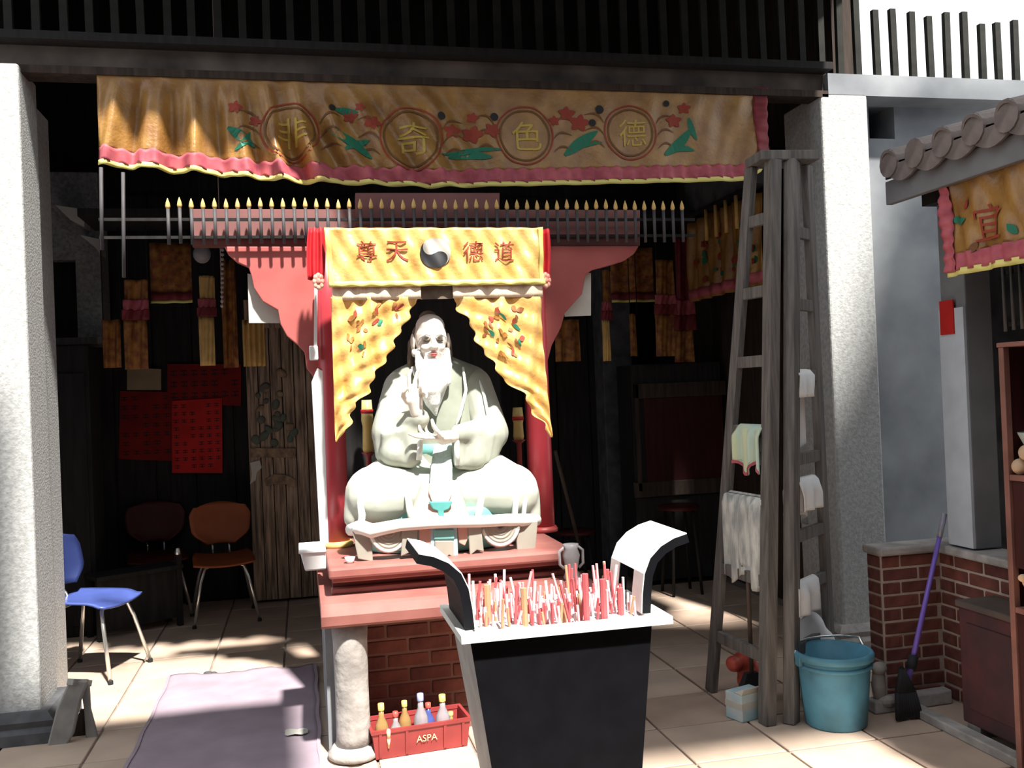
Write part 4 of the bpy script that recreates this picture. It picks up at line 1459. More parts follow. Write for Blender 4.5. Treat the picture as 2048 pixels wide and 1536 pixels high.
def draped(name, label, cat, p, q, f0, f1, drop_f, drop_b, m, seed=0, hem=None, rz=.0):
    """cloth thrown over the rung p-q between fractions f0 and f1"""
    p, q = Vector(p), Vector(q)
    a, b = p + (q - p) * f0, p + (q - p) * f1
    d = (b - a).normalized()
    n = d.cross(Vector((0, 0, 1))).normalized()       # to the outside
    if n.x > 0:
        n = -n
    rr = .036

    def f(u, v):
        c = a + (b - a) * u
        L = drop_f + drop_b
        s = v * L
        rip = .012 * math.sin(u * 13 + seed) * sm(0, .3, abs(s - drop_b) / max(drop_f, .01))
        if s < drop_b - .03:
            return c - n * (rr + rip) + Vector((0, 0, -(drop_b - s)))
        if s > drop_b + .03:
            jag = .03 * math.sin(u * 9 + seed) * (v > .9)
            return c + n * (rr + rip + .012 * math.sin(u * 21 + seed)) + Vector((0, 0, -(s - drop_b) + .02 + jag))
        t = (s - drop_b + .03) / .06
        return c + n * (rr * (2 * t - 1)) + Vector((0, 0, .032 * math.sin(math.pi * t) + .0))
    t = thing(name, label, cat, a + Vector((0, 0, -drop_f)))
    obj('cloth', MB().grid(f, 20, 26), m, t, smooth=True, thick=.006)
    if hem:
        obj('hem', MB().grid(lambda u, v: f(u, .955 + .05 * v) + n * .006, 16, 2), hem, t, thick=.003)
    return t


draped('small_towel', 'small pale green towel with pink hem hung on an upper ladder rung', 'towel', R1[3][0], R1[3][1], .28, .92, .20, .10, 'towel', 1, 'pink')
draped('white_rag', 'crumpled white rag hung on the ladder below the green towel', 'rag', R1[4][0], R1[4][1], .06, .93, .40, .18, 'rag_white', 3)
draped('white_towel', 'narrow white towel hung on the right side of the ladder, topmost there', 'towel', R2[2][0], R2[2][1], .05, .62, .36, .10, 'white', 5)
draped('white_cloth', 'folded white cloth hung in the middle of the ladder right side', 'rag', R2[3][0] + Vector((0, 0, -.12)), R2[3][1] + Vector((0, 0, -.12)), .05, .70, .20, .12, 'white', 2)
draped('dust_sheet', 'dirty white dust sheet hung over a low rung on the ladder right side', 'sheet', R2[5][0], R2[5][1], .03, .62, .17, .12, 'white', 4)
# sack lying across the foot of the ladder
g = MB()
for (a, b, y, r_) in ((1592, 1232, 4.24, .065), (1618, 1262, 4.22, .085), (1645, 1290, 4.2, .07), (1600, 1300, 4.24, .07)):
    q = on(a, b, y)
    g.ell((q.x, q.y, max(q.z, .1)), (r_, r_ * .8, r_ * 1.2))
q = on(1620, 1300, 4.22)
t = thing('white_sack', 'limp white sack stuffed between the ladder foot and the blue bucket', 'sack', (q.x, q.y, 0))
g.caps([(q.x, 4.26, .08), (q.x - .02, 4.24, .34)], [.10, .09])
blob('sack_cloth', g, 'white', t, .012, 5)
# broom stick standing inside the ladder
a, b = onz(1492, 1398), on(1492, 1150, 4.19)
t = thing('broom', 'thin brown broom handle standing inside the ladder', 'broom', (a.x, 4.26, 0))
obj('handle', MB().tube([(a.x, 4.26, .14), (b.x, 4.17, b.z + .02)], .011, 8), 'broom_brown', t, smooth=True)
obj('head', MB().hexa([(a.x - .09, 4.23, 0), (a.x + .09, 4.23, 0), (a.x + .09, 4.30, 0), (a.x - .09, 4.30, 0)], [(a.x - .03, 4.245, .15), (a.x + .03, 4.245, .15), (a.x + .03, 4.28, .15), (a.x - .03, 4.28, .15)]), 'broom_black', t)
# red plastic bag and blue carton under the ladder
q = onz(1497, 1400)
t = thing('plastic_bag', 'crumpled red plastic bag lying under the ladder', 'bag', (q.x, 4.36, 0))
g = MB()
random.seed(5)
for k in range(9):
    g.ell((q.x + random.uniform(-.07, .06), 4.38 + random.uniform(-.03, .03), .09 + random.uniform(-.03, .10)), (random.uniform(.035, .06), .05, random.uniform(.035, .06)), 9, 6)
blob('bag_film', g, 'plastic_red', t, .010, 1)
q = onz(1500, 1438)
t = thing('carton', 'small pale blue carton on the floor behind the near ladder foot', 'box', (q.x, 4.10, 0), .3)
obj('carton_body', MB().box((-.075, -.05, 0), (.075, .06, .125)), 'box_blue', t, local=True, bevel=.004)
obj('carton_flap', MB().hexa([(-.075, -.05, .125), (.075, -.05, .125), (.075, .0, .128), (-.075, .0, .128)], [(-.07, -.06, .15), (.07, -.06, .15), (.07, -.052, .152), (-.07, -.052, .152)]), 'white_panel', t, local=True)
obj('carton_band', MB().box((-.076, -.051, .055), (.076, .061, .085)), 'white_panel', t, local=True)

# blue bucket
bc = Vector((2.30, 3.90, 0))
t = thing('blue_bucket', 'scuffed blue plastic bucket standing before the right pillar', 'bucket', bc)
obj('bucket_wall', MB().lathe([(.128, 0), (.135, .01), (.150, .17), (.158, .27), (.163, .325), (.156, .325), (.146, .18), (.125, .02), (.01, .016)], bc, 36, cap=False), 'bucket_blue', t, smooth=True)
obj('bucket_base', MB().lathe([(.13, .002), (.13, .018)], bc, 36), 'bucket_in', t)
obj('bucket_rim', MB().lathe([(.163, .298), (.175, .300), (.177, .322), (.170, .332), (.158, .330), (.156, .318)], bc, 36, cap=False), 'bucket_blue', t, smooth=True)
obj('bucket_ring', MB().lathe([(.160, .262), (.168, .266), (.168, .276), (.161, .280)], bc, 36, cap=False), 'bucket_blue', t, smooth=True)
for s in (-1, 1):
    obj('lug', MB().box((bc.x + s * .168 - .012, bc.y - .02, .275), (bc.x + s * .168 + .012, bc.y + .02, .318)), 'bucket_blue', t, bevel=.004)
obj('bail_handle', MB().tube([(bc.x - .172, bc.y, .30)] + [(bc.x - .165 * math.cos(math.pi * k / 12), bc.y + .05 + .11 * math.sin(math.pi * k / 12), .335 + .002 * k) for k in range(13)] + [(bc.x + .172, bc.y, .30)], .006, 6), 'chrome', t, smooth=True)

# ================================================================== RIGHT SIDE: LOW BRICK WALL, SHED, CHEST, CABINET
LW_T = .70
lw = thing('low_brick_wall', 'low red brick wall with pale joints and stone coping at the right', 'wall', (2.95, 3.9, 0))
obj('core', MB().box((2.665, 4.06, 0), (3.10, 4.17, LW_T)).box((2.985, 2.4, 0), (3.12, 4.06, LW_T)), 'mortar', lw)
obj('coping', MB().box((2.65, 4.035, LW_T), (3.14, 4.19, LW_T + .04)), 'stone', lw, bevel=.01)
obj('coping', MB().box((2.945, 2.4, LW_T), (3.14, 4.033, LW_T + .04)), 'stone', lw, bevel=.01)
cl, chh = .20, .0635
wme = [soft_box_mesh('brick', cl - .012, .04, chh - .011, m, .004) for m in ('brick', 'brick_b')]
sme = [soft_box_mesh('brick', .04, cl - .012, chh - .011, m, .004) for m in ('brick', 'brick_b')]
for r in range(11):
    z = LW_T - chh / 2 - r * chh
    x = 2.665 - (0 if r % 2 else cl / 2)
    while x < 2.985:
        a, b = max(x, 2.668), min(x + cl, 2.985)
        if b - a > .04:
            shared('brick', random.choice(wme), lw, ((a + b) / 2, 4.075 + random.uniform(-.002, .002), z), (0, 0, 0), ((b - a) / cl, 1, 1))
        x += cl
    shared('brick', random.choice(sme), lw, (2.68, 4.116, z), (0, 0, 0), (1, .52, 1))
    y = 4.055 - (0 if r % 2 else cl / 2) - cl * 5
    while y < 4.05:
        a, b = max(y, 3.0), min(y + cl, 4.06)
        if b - a > .04:
            shared('brick', random.choice(sme), lw, (3.000 + random.uniform(-.002, .002), (a + b) / 2, z), (0, 0, 0), (1, (b - a) / cl, 1))
        y += cl
t = thing('kerb_stone', 'rough grey kerb stone lying along the foot of the brick wall', 'stone', (2.77, 3.98, 0))
obj('kerb_block', MB().hexa([(2.52, 3.93, 0), (2.94, 3.95, 0), (2.94, 4.02, 0), (2.52, 4.02, 0)], [(2.53, 3.94, .055), (2.945, 3.955, .065), (2.945, 4.02, .065), (2.53, 4.02, .055)]), 'stone', t, bevel=.008)
obj('kerb_chip', MB().ell((2.60, 3.955, .045), (.05, .03, .03), 8, 6), 'stone', t)
t = thing('white_stone', 'small whitish lump of stone right of the blue bucket', 'stone', (2.58, 3.90, 0))
obj('stone_lump', MB().ell((2.575, 3.97, .20), (.038, .03, .03), 9, 6).ell((2.575, 3.98, .12), (.035, .03, .09), 9, 6), 'stone', t, smooth=True)
# purple mop leaning on the brick wall
a, b = onz(1780, 1396, .06), on(1889, 1028, 3.99)
t = thing('purple_mop', 'mop with a purple handle leaning against the brick wall', 'mop', (a.x, 3.90, 0))
A_, B_ = Vector((a.x + .002, 3.86, .07)), Vector((b.x, 3.99, b.z))
obj('handle', MB().tube([A_, B_], [.013, .010], 10), 'purple', t, smooth=True)
obj('grip', MB().tube([B_ - (B_ - A_) * .13, B_], [.0125, .0125], 10), 'glass_clear', t, smooth=True)
g = MB()
for k in range(9):
    s = (k - 4) / 4
    g.caps([A_ + Vector((0, 0, .15)), A_ + Vector((s * .04, -.02, .05)), A_ + Vector((s * .06, -.03 - .01 * abs(s), -.055))], [.014, .014, .010], 7)
c_ = A_ + (B_ - A_) * .34
obj('mop_clamp', MB().tube([A_ + (B_ - A_) * .17, A_ + (B_ - A_) * .24], .022, 10), 'broom_black', t, smooth=True)
obj('mop_strands', g, 'broom_black', t, smooth=True)
# shed: corner post, roof, banner, rods
sp = thing('shed_post', 'pale square post of the right side shed standing on the brick wall', 'post', (3.06, 3.88, LW_T + .045))
p0, p1 = on(1912, 1084, 3.95), on(1905, 560, 3.95)
obj('post_shaft', MB().box((2.985, 3.80, LW_T + .046), (3.125, 3.97, 2.38)), 'shed_grey', sp, bevel=.006)
tag(obj('post_lit_face', MB().box((2.972, 3.80, LW_T + .05), (2.986, 3.97, 1.86)), 'shed_lit', sp), 'side of the post with its brightness put into the colour')
obj('paper_strip', MB().box((2.966, 3.86, 1.74), (2.973, 3.955, 1.90)), 'paper_red', sp)
sd = thing('shed_roof', 'tiled roof edge of the side shed at the right', 'roof', (3.6, 3.0, 2.5))
EX, EZ = 2.72, 2.43
slope = .26
obj('fascia', MB().box((EX + .03, 1.6, EZ - .06), (EX + .065, 4.02, EZ + .05)), 'shed_grey', sd, bevel=.004)
obj('roof_boards', MB().prism([(EX + .02, 1.6, EZ + .055), (4.35, 1.6, EZ + .055 + slope * (4.35 - EX - .02)), (4.35, 4.0, EZ + .055 + slope * (4.35 - EX - .02)), (EX + .02, 4.0, EZ + .055)], (0, 0, .03)), 'wood_black', sd)
obj('eave_beam', MB().box((2.93, 1.6, 2.36), (3.08, 4.0, 2.47)), 'wood_black', sd)
d_ = Vector((1, 0, slope)).normalized()
n_ = Vector((-slope, 0, 1)).normalized()
tm = MB()
half_t = []
for (s0, s1, r0, r1) in ((0, .30, .066, .060),):
    n = 8
    for L, r_ in ((s0, r0), (s1, r1)):
        for q in (r_, r_ - .014):
            for k in range(n + 1):
                an = math.pi * k / n
                half_t.append(d_ * L + Vector((0, 1, 0)) * q * math.cos(an) + n_ * q * math.sin(an))
    fs = []
    m_ = n + 1
    for k in range(n):
        fs += [(k, k + 1, 2 * m_ + k + 1, 2 * m_ + k), (m_ + k, 3 * m_ + k, 3 * m_ + k + 1, m_ + k + 1), (k, m_ + k, m_ + k + 1, k + 1), (2 * m_ + k, 2 * m_ + k + 1, 3 * m_ + k + 1, 3 * m_ + k)]
tile_roof = mesh_of('roof_tile', MB().add(half_t, fs), 'roof_tile')
drip = MB()
dp = [(-.095 + .19 * k / 10) for k in range(11)]
pan = mesh_of('pan_tile', MB().grid(lambda u, v: d_ * (.32 * v) + Vector((0, (u - .5) * .16, 0)) + n_ * (.02 * (2 * u - 1) ** 2), 6, 1), 'roof_tile')
rowp = [EX - .01 + .26 * k for k in range(6)]
k = 0
y = 3.93
while y > 1.9:
    for r in range(6):
        L = r * .265
        base = Vector((EX - .005, y, EZ + .115)) + d_ * L + n_ * (.003 * r)
        shared('roof_tile', tile_roof, sd, base + Vector((random.uniform(-.006, .006), 0, 0)), (0, 0, random.uniform(-.02, .02)))
        if r < 4:
            shared('pan_tile', pan, sd, Vector((EX, y - .095, EZ + .088)) + d_ * L + n_ * (.003 * r))
    y -= .19
y = 3.93
dm = MB()
pts = [(0, -.092 + .184 * k / 10, .0) for k in range(11)] + [(0, .092 - .184 * k / 10, -.055 - .03 * math.cos(math.pi * (k - 5) / 10)) for k in range(11)]
dripm = mesh_of('drip_tile', MB().prism([(a, b, c + .03) for a, b, c in pts], (.012, 0, 0)), 'roof_tile')
discm = mesh_of('tile_end', MB().add([(0, .066 * math.cos(2 * math.pi * k / 14), .066 * math.sin(2 * math.pi * k / 14)) for k in range(14)] +
                                     [(.012, .066 * math.cos(2 * math.pi * k / 14), .066 * math.sin(2 * math.pi * k / 14)) for k in range(14)],
                                     [tuple(range(14)), tuple(reversed(range(14, 28)))] + [(k, (k + 1) % 14, 14 + (k + 1) % 14, 14 + k) for k in range(14)]), 'roof_tile')
while y > 1.9:
    shared('tile_end', discm, sd, (EX - .012, y, EZ + .118))
    shared('drip_tile', dripm, sd, (EX - .004, y - .095, EZ + .075))
    y -= .19
# gold banner along the shed
YB = 2.62
SBX = 2.80
sb = thing('shed_banner', 'gold embroidered banner with pink edges hanging under the shed eave at right', 'banner', (SBX, 3.0, 2.35))
sy0 = onx(1888, 390, SBX).y
szt, szb = onx(1886, 385, SBX).z + .05, onx(1897, 555, SBX).z


def sbx(y, z):
    return SBX - .012 * math.sin(2 * math.pi * (y + .25 * z) / .21) - .006 * math.sin(2 * math.pi * (y - .4 * z) / .11)


def sbp(y, z, off=0.0):
    return Vector((sbx(y, z) - off, y, z))


yn = 2.3
obj('cloth', MB().grid(lambda u, v: sbp(sy0 - (sy0 - yn) * u, szb + .09 + (szt - szb - .09) * v), 110, 16), 'gold', sb, smooth=True, thick=.003)
obj('ruffle', MB().grid(lambda u, v: sbp(sy0 - (sy0 - yn) * u, szb + .02 + .075 * v, .006 + .006 * math.sin(u * 120)), 160, 4), 'pink', sb, smooth=True, thick=.002)
obj('side_ruffle', MB().grid(lambda u, v: sbp(sy0 + .01 - .06 * u, szb + .02 + (szt - szb - .02) * v, .009 + .005 * math.sin(v * 50)), 4, 40), 'pink', sb, smooth=True, thick=.002)
obj('fringe', MB().grid(lambda u, v: sbp(sy0 - (sy0 - yn) * u, szb + .03 * v, .006), 110, 2), 'gold_edge', sb, smooth=True, thick=.002)
qq = onx(1978, 443, SBX)
vs, fs = text_shape('宜', 1)
obj('character', MB().add([sbp(qq.y - a * .15, qq.z + b * .15, .008) for a, b in vs], fs), 'stitch_red', sb)


def sleaf(mb, a, b, w):
    a, b = Vector(a), Vector(b)
    d = b - a
    nr = Vector((-d.y, d.x)).normalized()
    n = 7
    vs = []
    for i in range(n + 1):
        t = i / n
        h = w * math.sin(math.pi * min(1, t * .9 + .08)) / 2
        c = a + d * t
        for s in (-1, 1):
            vs.append(sbp(c.x + nr.x * h * s, c.y + nr.y * h * s, .008))
    mb.add(vs, [(2 * i, 2 * i + 1, 2 * i + 3, 2 * i + 2) for i in range(n)])


random.seed(12)
mg, mr_, mk = MB(), MB(), MB()
for k in range(34):
    y, z = random.uniform(yn + .2, sy0 - .1), random.uniform(szb + .11, szt - .06)
    a = random.uniform(0, 6.28)
    sleaf((mg, mr_, mk)[k % 3], (y, z), (y + .07 * math.cos(a), z + .05 * math.sin(a)), .03)
pieces('leaf_work', mg, 'stitch_green', sb)
pieces('flower_work', mr_, 'stitch_red', sb)
pieces('scroll_work', mk, 'stitch_brown', sb)
# rods hanging behind that banner
rs = thing('rod_screen', 'short row of thin upright rods below the banner of the right shed', 'railing', (3.14, 3.2, 1.75))
y = 3.76
rm2 = mesh_of('rod', MB().tube([(0, 0, 0), (0, 0, .30)], .008, 6), 'wood_grey', True)
while y > 2.3:
    shared('rod', rm2, rs, (3.16, y, 1.74 + random.uniform(-.004, .004)))
    y -= .052
obj('cross_rail', MB().box((3.168, 2.3, 2.0), (3.182, 3.79, 2.02)), 'wood_black', rs)
obj('cross_rail', MB().box((3.168, 2.3, 1.76), (3.182, 3.79, 1.78)), 'wood_black', rs)
struct('wall_shed', MB().box((4.4, 1.2, 0), (4.55, 4.05, 3.4)), 'plaster_old')
struct('wall_shed_end', MB().box((3.14, 4.03, 0), (4.55, 4.12, 2.4)), 'stone_dark')

# dark red chest against the brick wall
ch = thing('chest', 'scuffed dark red wooden chest against the brick wall', 'chest', (2.84, 3.67, 0))
a, b = onx(1926, 1215, 2.745), onx(2022, 1240, 2.745)
cz = a.z
cy0, cy1 = 3.24, onx(1926, 1440, 2.745).y
obj('chest_body', MB().box((2.745, cy0, .05), (2.945, cy1, cz)), 'chest', ch, bevel=.008)
tag(obj('lid', MB().box((2.735, cy0 - .01, cz), (2.95, cy1 + .01, cz + .028)), 'chest_top', ch, bevel=.006), 'dull brown lid')
obj('front_panel', MB().box((2.738, cy0 + .05, .12), (2.746, cy1 - .05, cz - .06)), 'chest', ch, bevel=.003)
for yy in (cy0 + .05, cy1 - .05):
    obj('foot', MB().box((2.76, yy - .04, 0), (2.93, yy + .04, .05)), 'stone', ch)
t = thing('plinth_slab', 'thin pale slab under the foot of the dark chest', 'stone', (2.72, 3.5, 0))
obj('slab_block', MB().box((2.67, 3.2, 0), (2.735, 3.93, .04)), 'stone', t, bevel=.006)

# dark cabinet with offerings at the right edge
cbx, cby = 2.655, 3.205
cab = thing('offering_cabinet', 'dark red open cabinet with offerings at the right edge of the view', 'cabinet', (2.85, 3.0, 0))
ctop = onx(2012, 694, cbx).z
obj('corner_post', MB().box((cbx, cby - .028, 0), (cbx + .028, cby, ctop)), 'cabinet_edge', cab, bevel=.003)
obj('corner_post', MB().box((cbx, 2.45, 0), (cbx + .028, 2.478, ctop)), 'cabinet_edge', cab, bevel=.003)
obj('top_board', MB().box((cbx - .004, 2.45, ctop), (cbx + .30, cby + .004, ctop + .018)), 'cabinet_edge', cab, bevel=.003)
obj('back_board', MB().box((cbx + .27, 2.45, .02), (cbx + .285, cby, ctop)), 'cabinet', cab)
obj('end_board', MB().box((cbx + .028, cby - .016, .02), (cbx + .27, cby - .002, ctop)), 'cabinet', cab)
sz1, sz2 = onx(2022, 955, cbx).z, onx(2026, 1218, cbx).z
for zz in (sz1, sz2):
    obj('shelf_board', MB().box((cbx, 2.48, zz - .012), (cbx + .27, cby - .03, zz + .010)), 'cabinet_edge', cab, bevel=.003)
obj('door_panel', MB().box((cbx + .008, 2.48, .03), (cbx + .022, cby - .03, sz2 - .014)), 'cabinet', cab, bevel=.003)
obj('drawer_front', MB().box((cbx + .012, 2.48, sz2 + .16), (cbx + .024, cby - .03, sz1 - .014)), 'cabinet', cab, bevel=.003)
zz = sz1 + .010
t = thing('offering_bowl', 'pale green bowl on the upper shelf of the dark cabinet', 'bowl', (2.735, 3.11, zz))
obj('bowl_wall', MB().lathe([(.03, 0), (.034, .006), (.05, .03), (.066, .065), (.070, .075), (.064, .073), (.04, .03), (.01, .016)], (2.735, 3.11, zz + .088), 24, cap=False), 'bowl', t, smooth=True)
obj('bowl_stand', MB().lathe([(.04, 0), (.03, .02), (.022, .05), (.035, .088)], (2.735, 3.11, zz), 20), 'bowl', t, smooth=True)
for fx_, fy_, fz_, w_ in ((2.690, 3.155, 0, 'lying farthest left'), (2.688, 3.075, 0, 'lying nearest the shelf edge'), (2.694, 3.120, .055, 'resting on the two others')):
    t = thing('offering_fruit', 'pale orange fruit below the green bowl, %s' % w_, 'fruit', (fx_, fy_, zz + .03 + fz_), 0, 'offering fruit on the shelf')
    obj('fruit_flesh', MB().ell((fx_, fy_, zz + .031 + fz_), (.032, .032, .031), 14, 10), 'fruit', t, smooth=True)
    obj('fruit_stem', MB().tube([(fx_, fy_, zz + .06 + fz_), (fx_ + .002, fy_ + .002, zz + .072 + fz_)], .003, 6), 'leaf', t)
zz = sz2 + .010
t = thing('paper_flowers', 'bunch of faded paper flowers on the middle shelf of the cabinet', 'flower', (2.70, 3.13, zz))
g, g2 = MB(), MB()
for k in range(10):
    p = Vector((2.695 + random.uniform(-.02, .04), 3.13 + random.uniform(-.06, .05), zz + .06 + random.uniform(0, .06)))
    g.ell(p, (.020, .020, .016), 8, 6)
    g2.tube([(2.70, 3.13, zz), p], .003, 5)
tag(obj('blossom', g, 'letter_cream', t, smooth=True), kind='stuff')
tag(obj('stem', g2, 'leaf', t), kind='stuff')


# ================================================================== INSIDE THE HALL
# old carved door leaf standing behind the altar at the left
dz = 7.62
p, q = on(496, 640, dz), on(634, 1198, dz)
dd = thing('carved_door_leaf', 'weathered wooden door leaf with worn green carving, left of the altar', 'door', ((p.x + q.x) / 2, dz, 0))
x0, x1 = on(497, 900, dz).x, on(640, 900, dz).x
nb = 6
for k in range(nb):
    a = x0 + (x1 - x0) * k / nb
    obj('plank', MB().box((a + .003, dz, .02), (a + (x1 - x0) / nb - .003, dz + .035 + .004 * (k % 2), 2.35)), 'wood_old', dd, bevel=.003)
for a0, b0, a1, b1, m in ((500, 896, 592, 910, 'relief_tan'), (495, 640, 640, 652, 'wood_old')):
    u, v = on(a0, b0, dz - .02), on(a1, b1, dz - .02)
    obj('cross_rail', MB().hexa([(u.x, dz - .022, v.z), (v.x, dz - .022, v.z - .02), (v.x, dz, v.z - .02), (u.x, dz, v.z)], [(u.x, dz - .022, u.z), (v.x, dz - .022, u.z - .02), (v.x, dz, u.z - .02), (u.x, dz, u.z)]), m, dd, bevel=.004)
random.seed(33)
for k in range(26):
    a, b = random.uniform(506, 590), random.uniform(745, 890)
    c_ = on(a, b, dz)
    g = MB().ell((c_.x, dz - .006, c_.z), (random.uniform(.02, .05), .012, random.uniform(.018, .045)), 9, 6, (0, random.uniform(-.8, .8), 0))
    obj('carving', g, 'relief_green' if (k % 3 or b > 860) and 790 < b else ('relief_tan' if k % 2 else 'relief_green'), dd, smooth=True)
pts = [on(a, b, dz) for a, b in ((533, 972), (530, 958), (548, 948), (575, 950), (592, 960), (590, 976), (570, 968), (550, 968))]
obj('scroll_carving', MB().prism([(c.x, dz - .02, c.z) for c in pts], (0, .02, 0)), 'relief_tan', dd, bevel=.004)
pts = [on(a, b, dz) for a, b in ((500, 925), (520, 920), (524, 935), (514, 945), (512, 960), (500, 968), (504, 948))]
obj('scroll_carving', MB().prism([(c.x, dz - .02, c.z) for c in pts], (0, .02, 0)), 'white_panel', dd, bevel=.003)

# notices on the dark boards at the left
ny = 7.80


def notice(name, label, pts, m, y, rows=None, cols=None):
    qs = [on(a, b, y) for a, b in pts]
    c = sum(qs, Vector()) / len(qs)
    t = thing(name, label, 'notice', (c.x, y, c.z))
    obj('sheet', MB().prism([(v.x, y, v.z) for v in qs], (0, .006, 0)), m, t)
    if rows:
        g = MB()
        tx = ['甲', '田', '元', '佳', '吉', '百', '王', '正', '寸', '宅']
        xa, xb, za, zb2 = min(v.x for v in qs), max(v.x for v in qs), max(v.z for v in qs), min(v.z for v in qs)
        for r in range(rows):
            for k in range(cols):
                if random.random() < .12:
                    continue
                X, Z_ = xa + (xb - xa) * (k + .7) / (cols + .4), za - (za - zb2) * (r + 1.0) / (rows + 1)
                w_, h_ = (xb - xa) / cols * .30, (za - zb2) / rows * .26
                for s in range(2):
                    g.add([(X - w_, y - .001, Z_ + h_ * (s - .2)), (X + w_, y - .001, Z_ + h_ * (s - .2)), (X + w_, y - .001, Z_ + h_ * (s + .12)), (X - w_, y - .001, Z_ + h_ * (s + .12))], [(0, 1, 2, 3)])
                g.add([(X - w_ * .15, y - .0012, Z_ - h_ * .5), (X + w_ * .15, y - .0012, Z_ - h_ * .5), (X + w_ * .15, y - .0012, Z_ + h_ * 1.2), (X - w_ * .15, y - .0012, Z_ + h_ * 1.2)], [(0, 1, 2, 3)])
        tag(obj('writing', g, 'ink', t), kind='stuff')
    return t


notice('paper_notice', 'wide dull red paper pinned behind the brighter notice', [(240, 782), (346, 784), (346, 922), (238, 918)], 'paper_red2', 7.825, 7, 5)
notice('paper_notice', 'bright red paper notice covered in rows of black writing', [(344, 802), (444, 796), (445, 946), (344, 946)], 'paper_red', 7.80, 9, 6)
notice('paper_notice', 'red paper strip pinned above the bright red notice', [(335, 728), (482, 728), (482, 812), (335, 806)], 'paper_red2', 7.815, 3, 7)
notice('paper_notice', 'small tan paper pinned above the dull red paper', [(254, 736), (322, 738), (322, 780), (254, 780)], 'paper_tan', 7.80)


# hanging streamers and brocade at both sides
def streamer(px0, px1, tops_, bots, y, label, m_top, m_low, band=None, wave=9):
    t = thing('cloth_streamer', label, 'streamer', on((px0 + px1) / 2, tops_, y), 0, None)

    def strip(a, b, off, m, nm, wide=0):
        p0, p1 = on(px0 - wide, a, y), on(px1 + wide, b, y)
        obj(nm, MB().grid(lambda u, v: Vector((p0.x + (p1.x - p0.x) * u, y - off - .018 * math.sin(u * wave) - .006 * math.sin(u * 23 + v * 4), p0.z + (p1.z - p0.z) * v)), 24, 8), m, t, smooth=True, thick=.003)
    if band:
        strip(tops_, band[0], 0, m_top, 'upper_strip')
        strip(band[0], (band[0] + band[1]) / 2, .012, 'pink', 'band', 2)
        strip((band[0] + band[1]) / 2, band[1], .016, 'pink_dark', 'band', 4)
        strip(band[1], bots, .004, m_low, 'lower_strip', 1)
    else:
        strip(tops_, bots, 0, m_low, 'lower_strip')
    q0, q1 = on(px0 + 2, tops_, y), on(px1 - 2, tops_, y)
    for q in (q0, q1):
        obj('cord', MB().tube([(q.x, y, q.z - .01), (q.x, y, RAIL_Z + .01)], .004, 5), 'wood_black', t)
    return t


SY = 6.9
RAIL_Z = 2.80
streamer(398, 430, 552, 731, SY - .25, 'bright yellow streamer with pink collar, left of the altar', 'gold_pale', 'gold_pale', (598, 633), 4)
streamer(248, 297, 560, 738, SY, 'dull gold streamer with red collar, leftmost of the large streamers', 'gold_old', 'gold_old', (600, 640))
streamer(204, 244, 640, 735, SY + .1, 'dim brown gold streamer at the far left of the streamers', 'gold_old', 'gold_old')
streamer(440, 478, 520, 735, SY + .05, 'dark orange streamer behind the bright yellow one', 'gold_old', 'gold_old')
streamer(484, 531, 640, 732, SY - .05, 'gold ribbed streamer below the white corner panel at left', 'gold_old', 'gold_pale', None, 26)
streamer(1108, 1162, 640, 722, SY, 'orange gold streamer beside the right altar column', 'gold_old', 'gold_old', None, 12)
streamer(1204, 1222, 540, 722, SY - .2, 'narrow pale streamer with pink collar, right of the altar', 'gold_old', 'gold_pale', (604, 640), 4)
streamer(1310, 1350, 520, 712, SY - .1, 'gold streamer with pink collar near the right banner', 'gold_old', 'gold_old', (590, 628), 6)
streamer(1348, 1386, 470, 724, SY + .1, 'dark red streamer beside the right banner', 'pink_dark', 'gold_old', (600, 660), 8)
streamer(1258, 1276, 628, 712, SY + .05, 'thin brown streamer between two gold ones at right', 'gold_old', 'gold_old', None, 5)


def valance(px0, px1, py0, py1, y, label):
    a, b = on(px0, py0, y), on(px1, py1, y)
    t = thing('brocade_valance', label, 'valance', ((a.x + b.x) / 2, y, a.z))
    obj('cloth', MB().grid(lambda u, v: Vector((a.x + (b.x - a.x) * u, y - .014 * math.sin(u * 14), b.z + .07 + (a.z - b.z - .07) * v)), 40, 6), 'gold_old', t, smooth=True, thick=.003)
    obj('band', MB().grid(lambda u, v: Vector((a.x + (b.x - a.x) * u, y - .012 - .014 * math.sin(u * 14), b.z + .015 + .06 * v)), 40, 2), 'pink_dark', t, smooth=True, thick=.003)
    obj('fringe', MB().grid(lambda u, v: Vector((a.x + (b.x - a.x) * u, y - .014 - .014 * math.sin(u * 14), b.z + .02 * v)), 40, 1), 'gold_edge', t, smooth=True, thick=.003)
    for qx in (a.x + .02, b.x - .02):
        obj('cord', MB().tube([(qx, y, a.z - .01), (qx, y, RAIL_Z + .01)], .004, 5), 'wood_black', t)
    g = MB()
    for k in range(30):
        x, z = random.uniform(a.x + .03, b.x - .06), random.uniform(b.z + .1, a.z - .04)
        w_ = random.uniform(.01, .03)
        yy = y - .02 - .014 * math.sin((x - a.x) / (b.x - a.x) * 14)
        g.add([(x, yy, z), (x + w_, yy, z), (x + w_, yy, z + .012), (x, yy, z + .012)], [(0, 1, 2, 3)])
    tag(obj('brocade_pattern', g, 'stitch_red', t), kind='stuff')


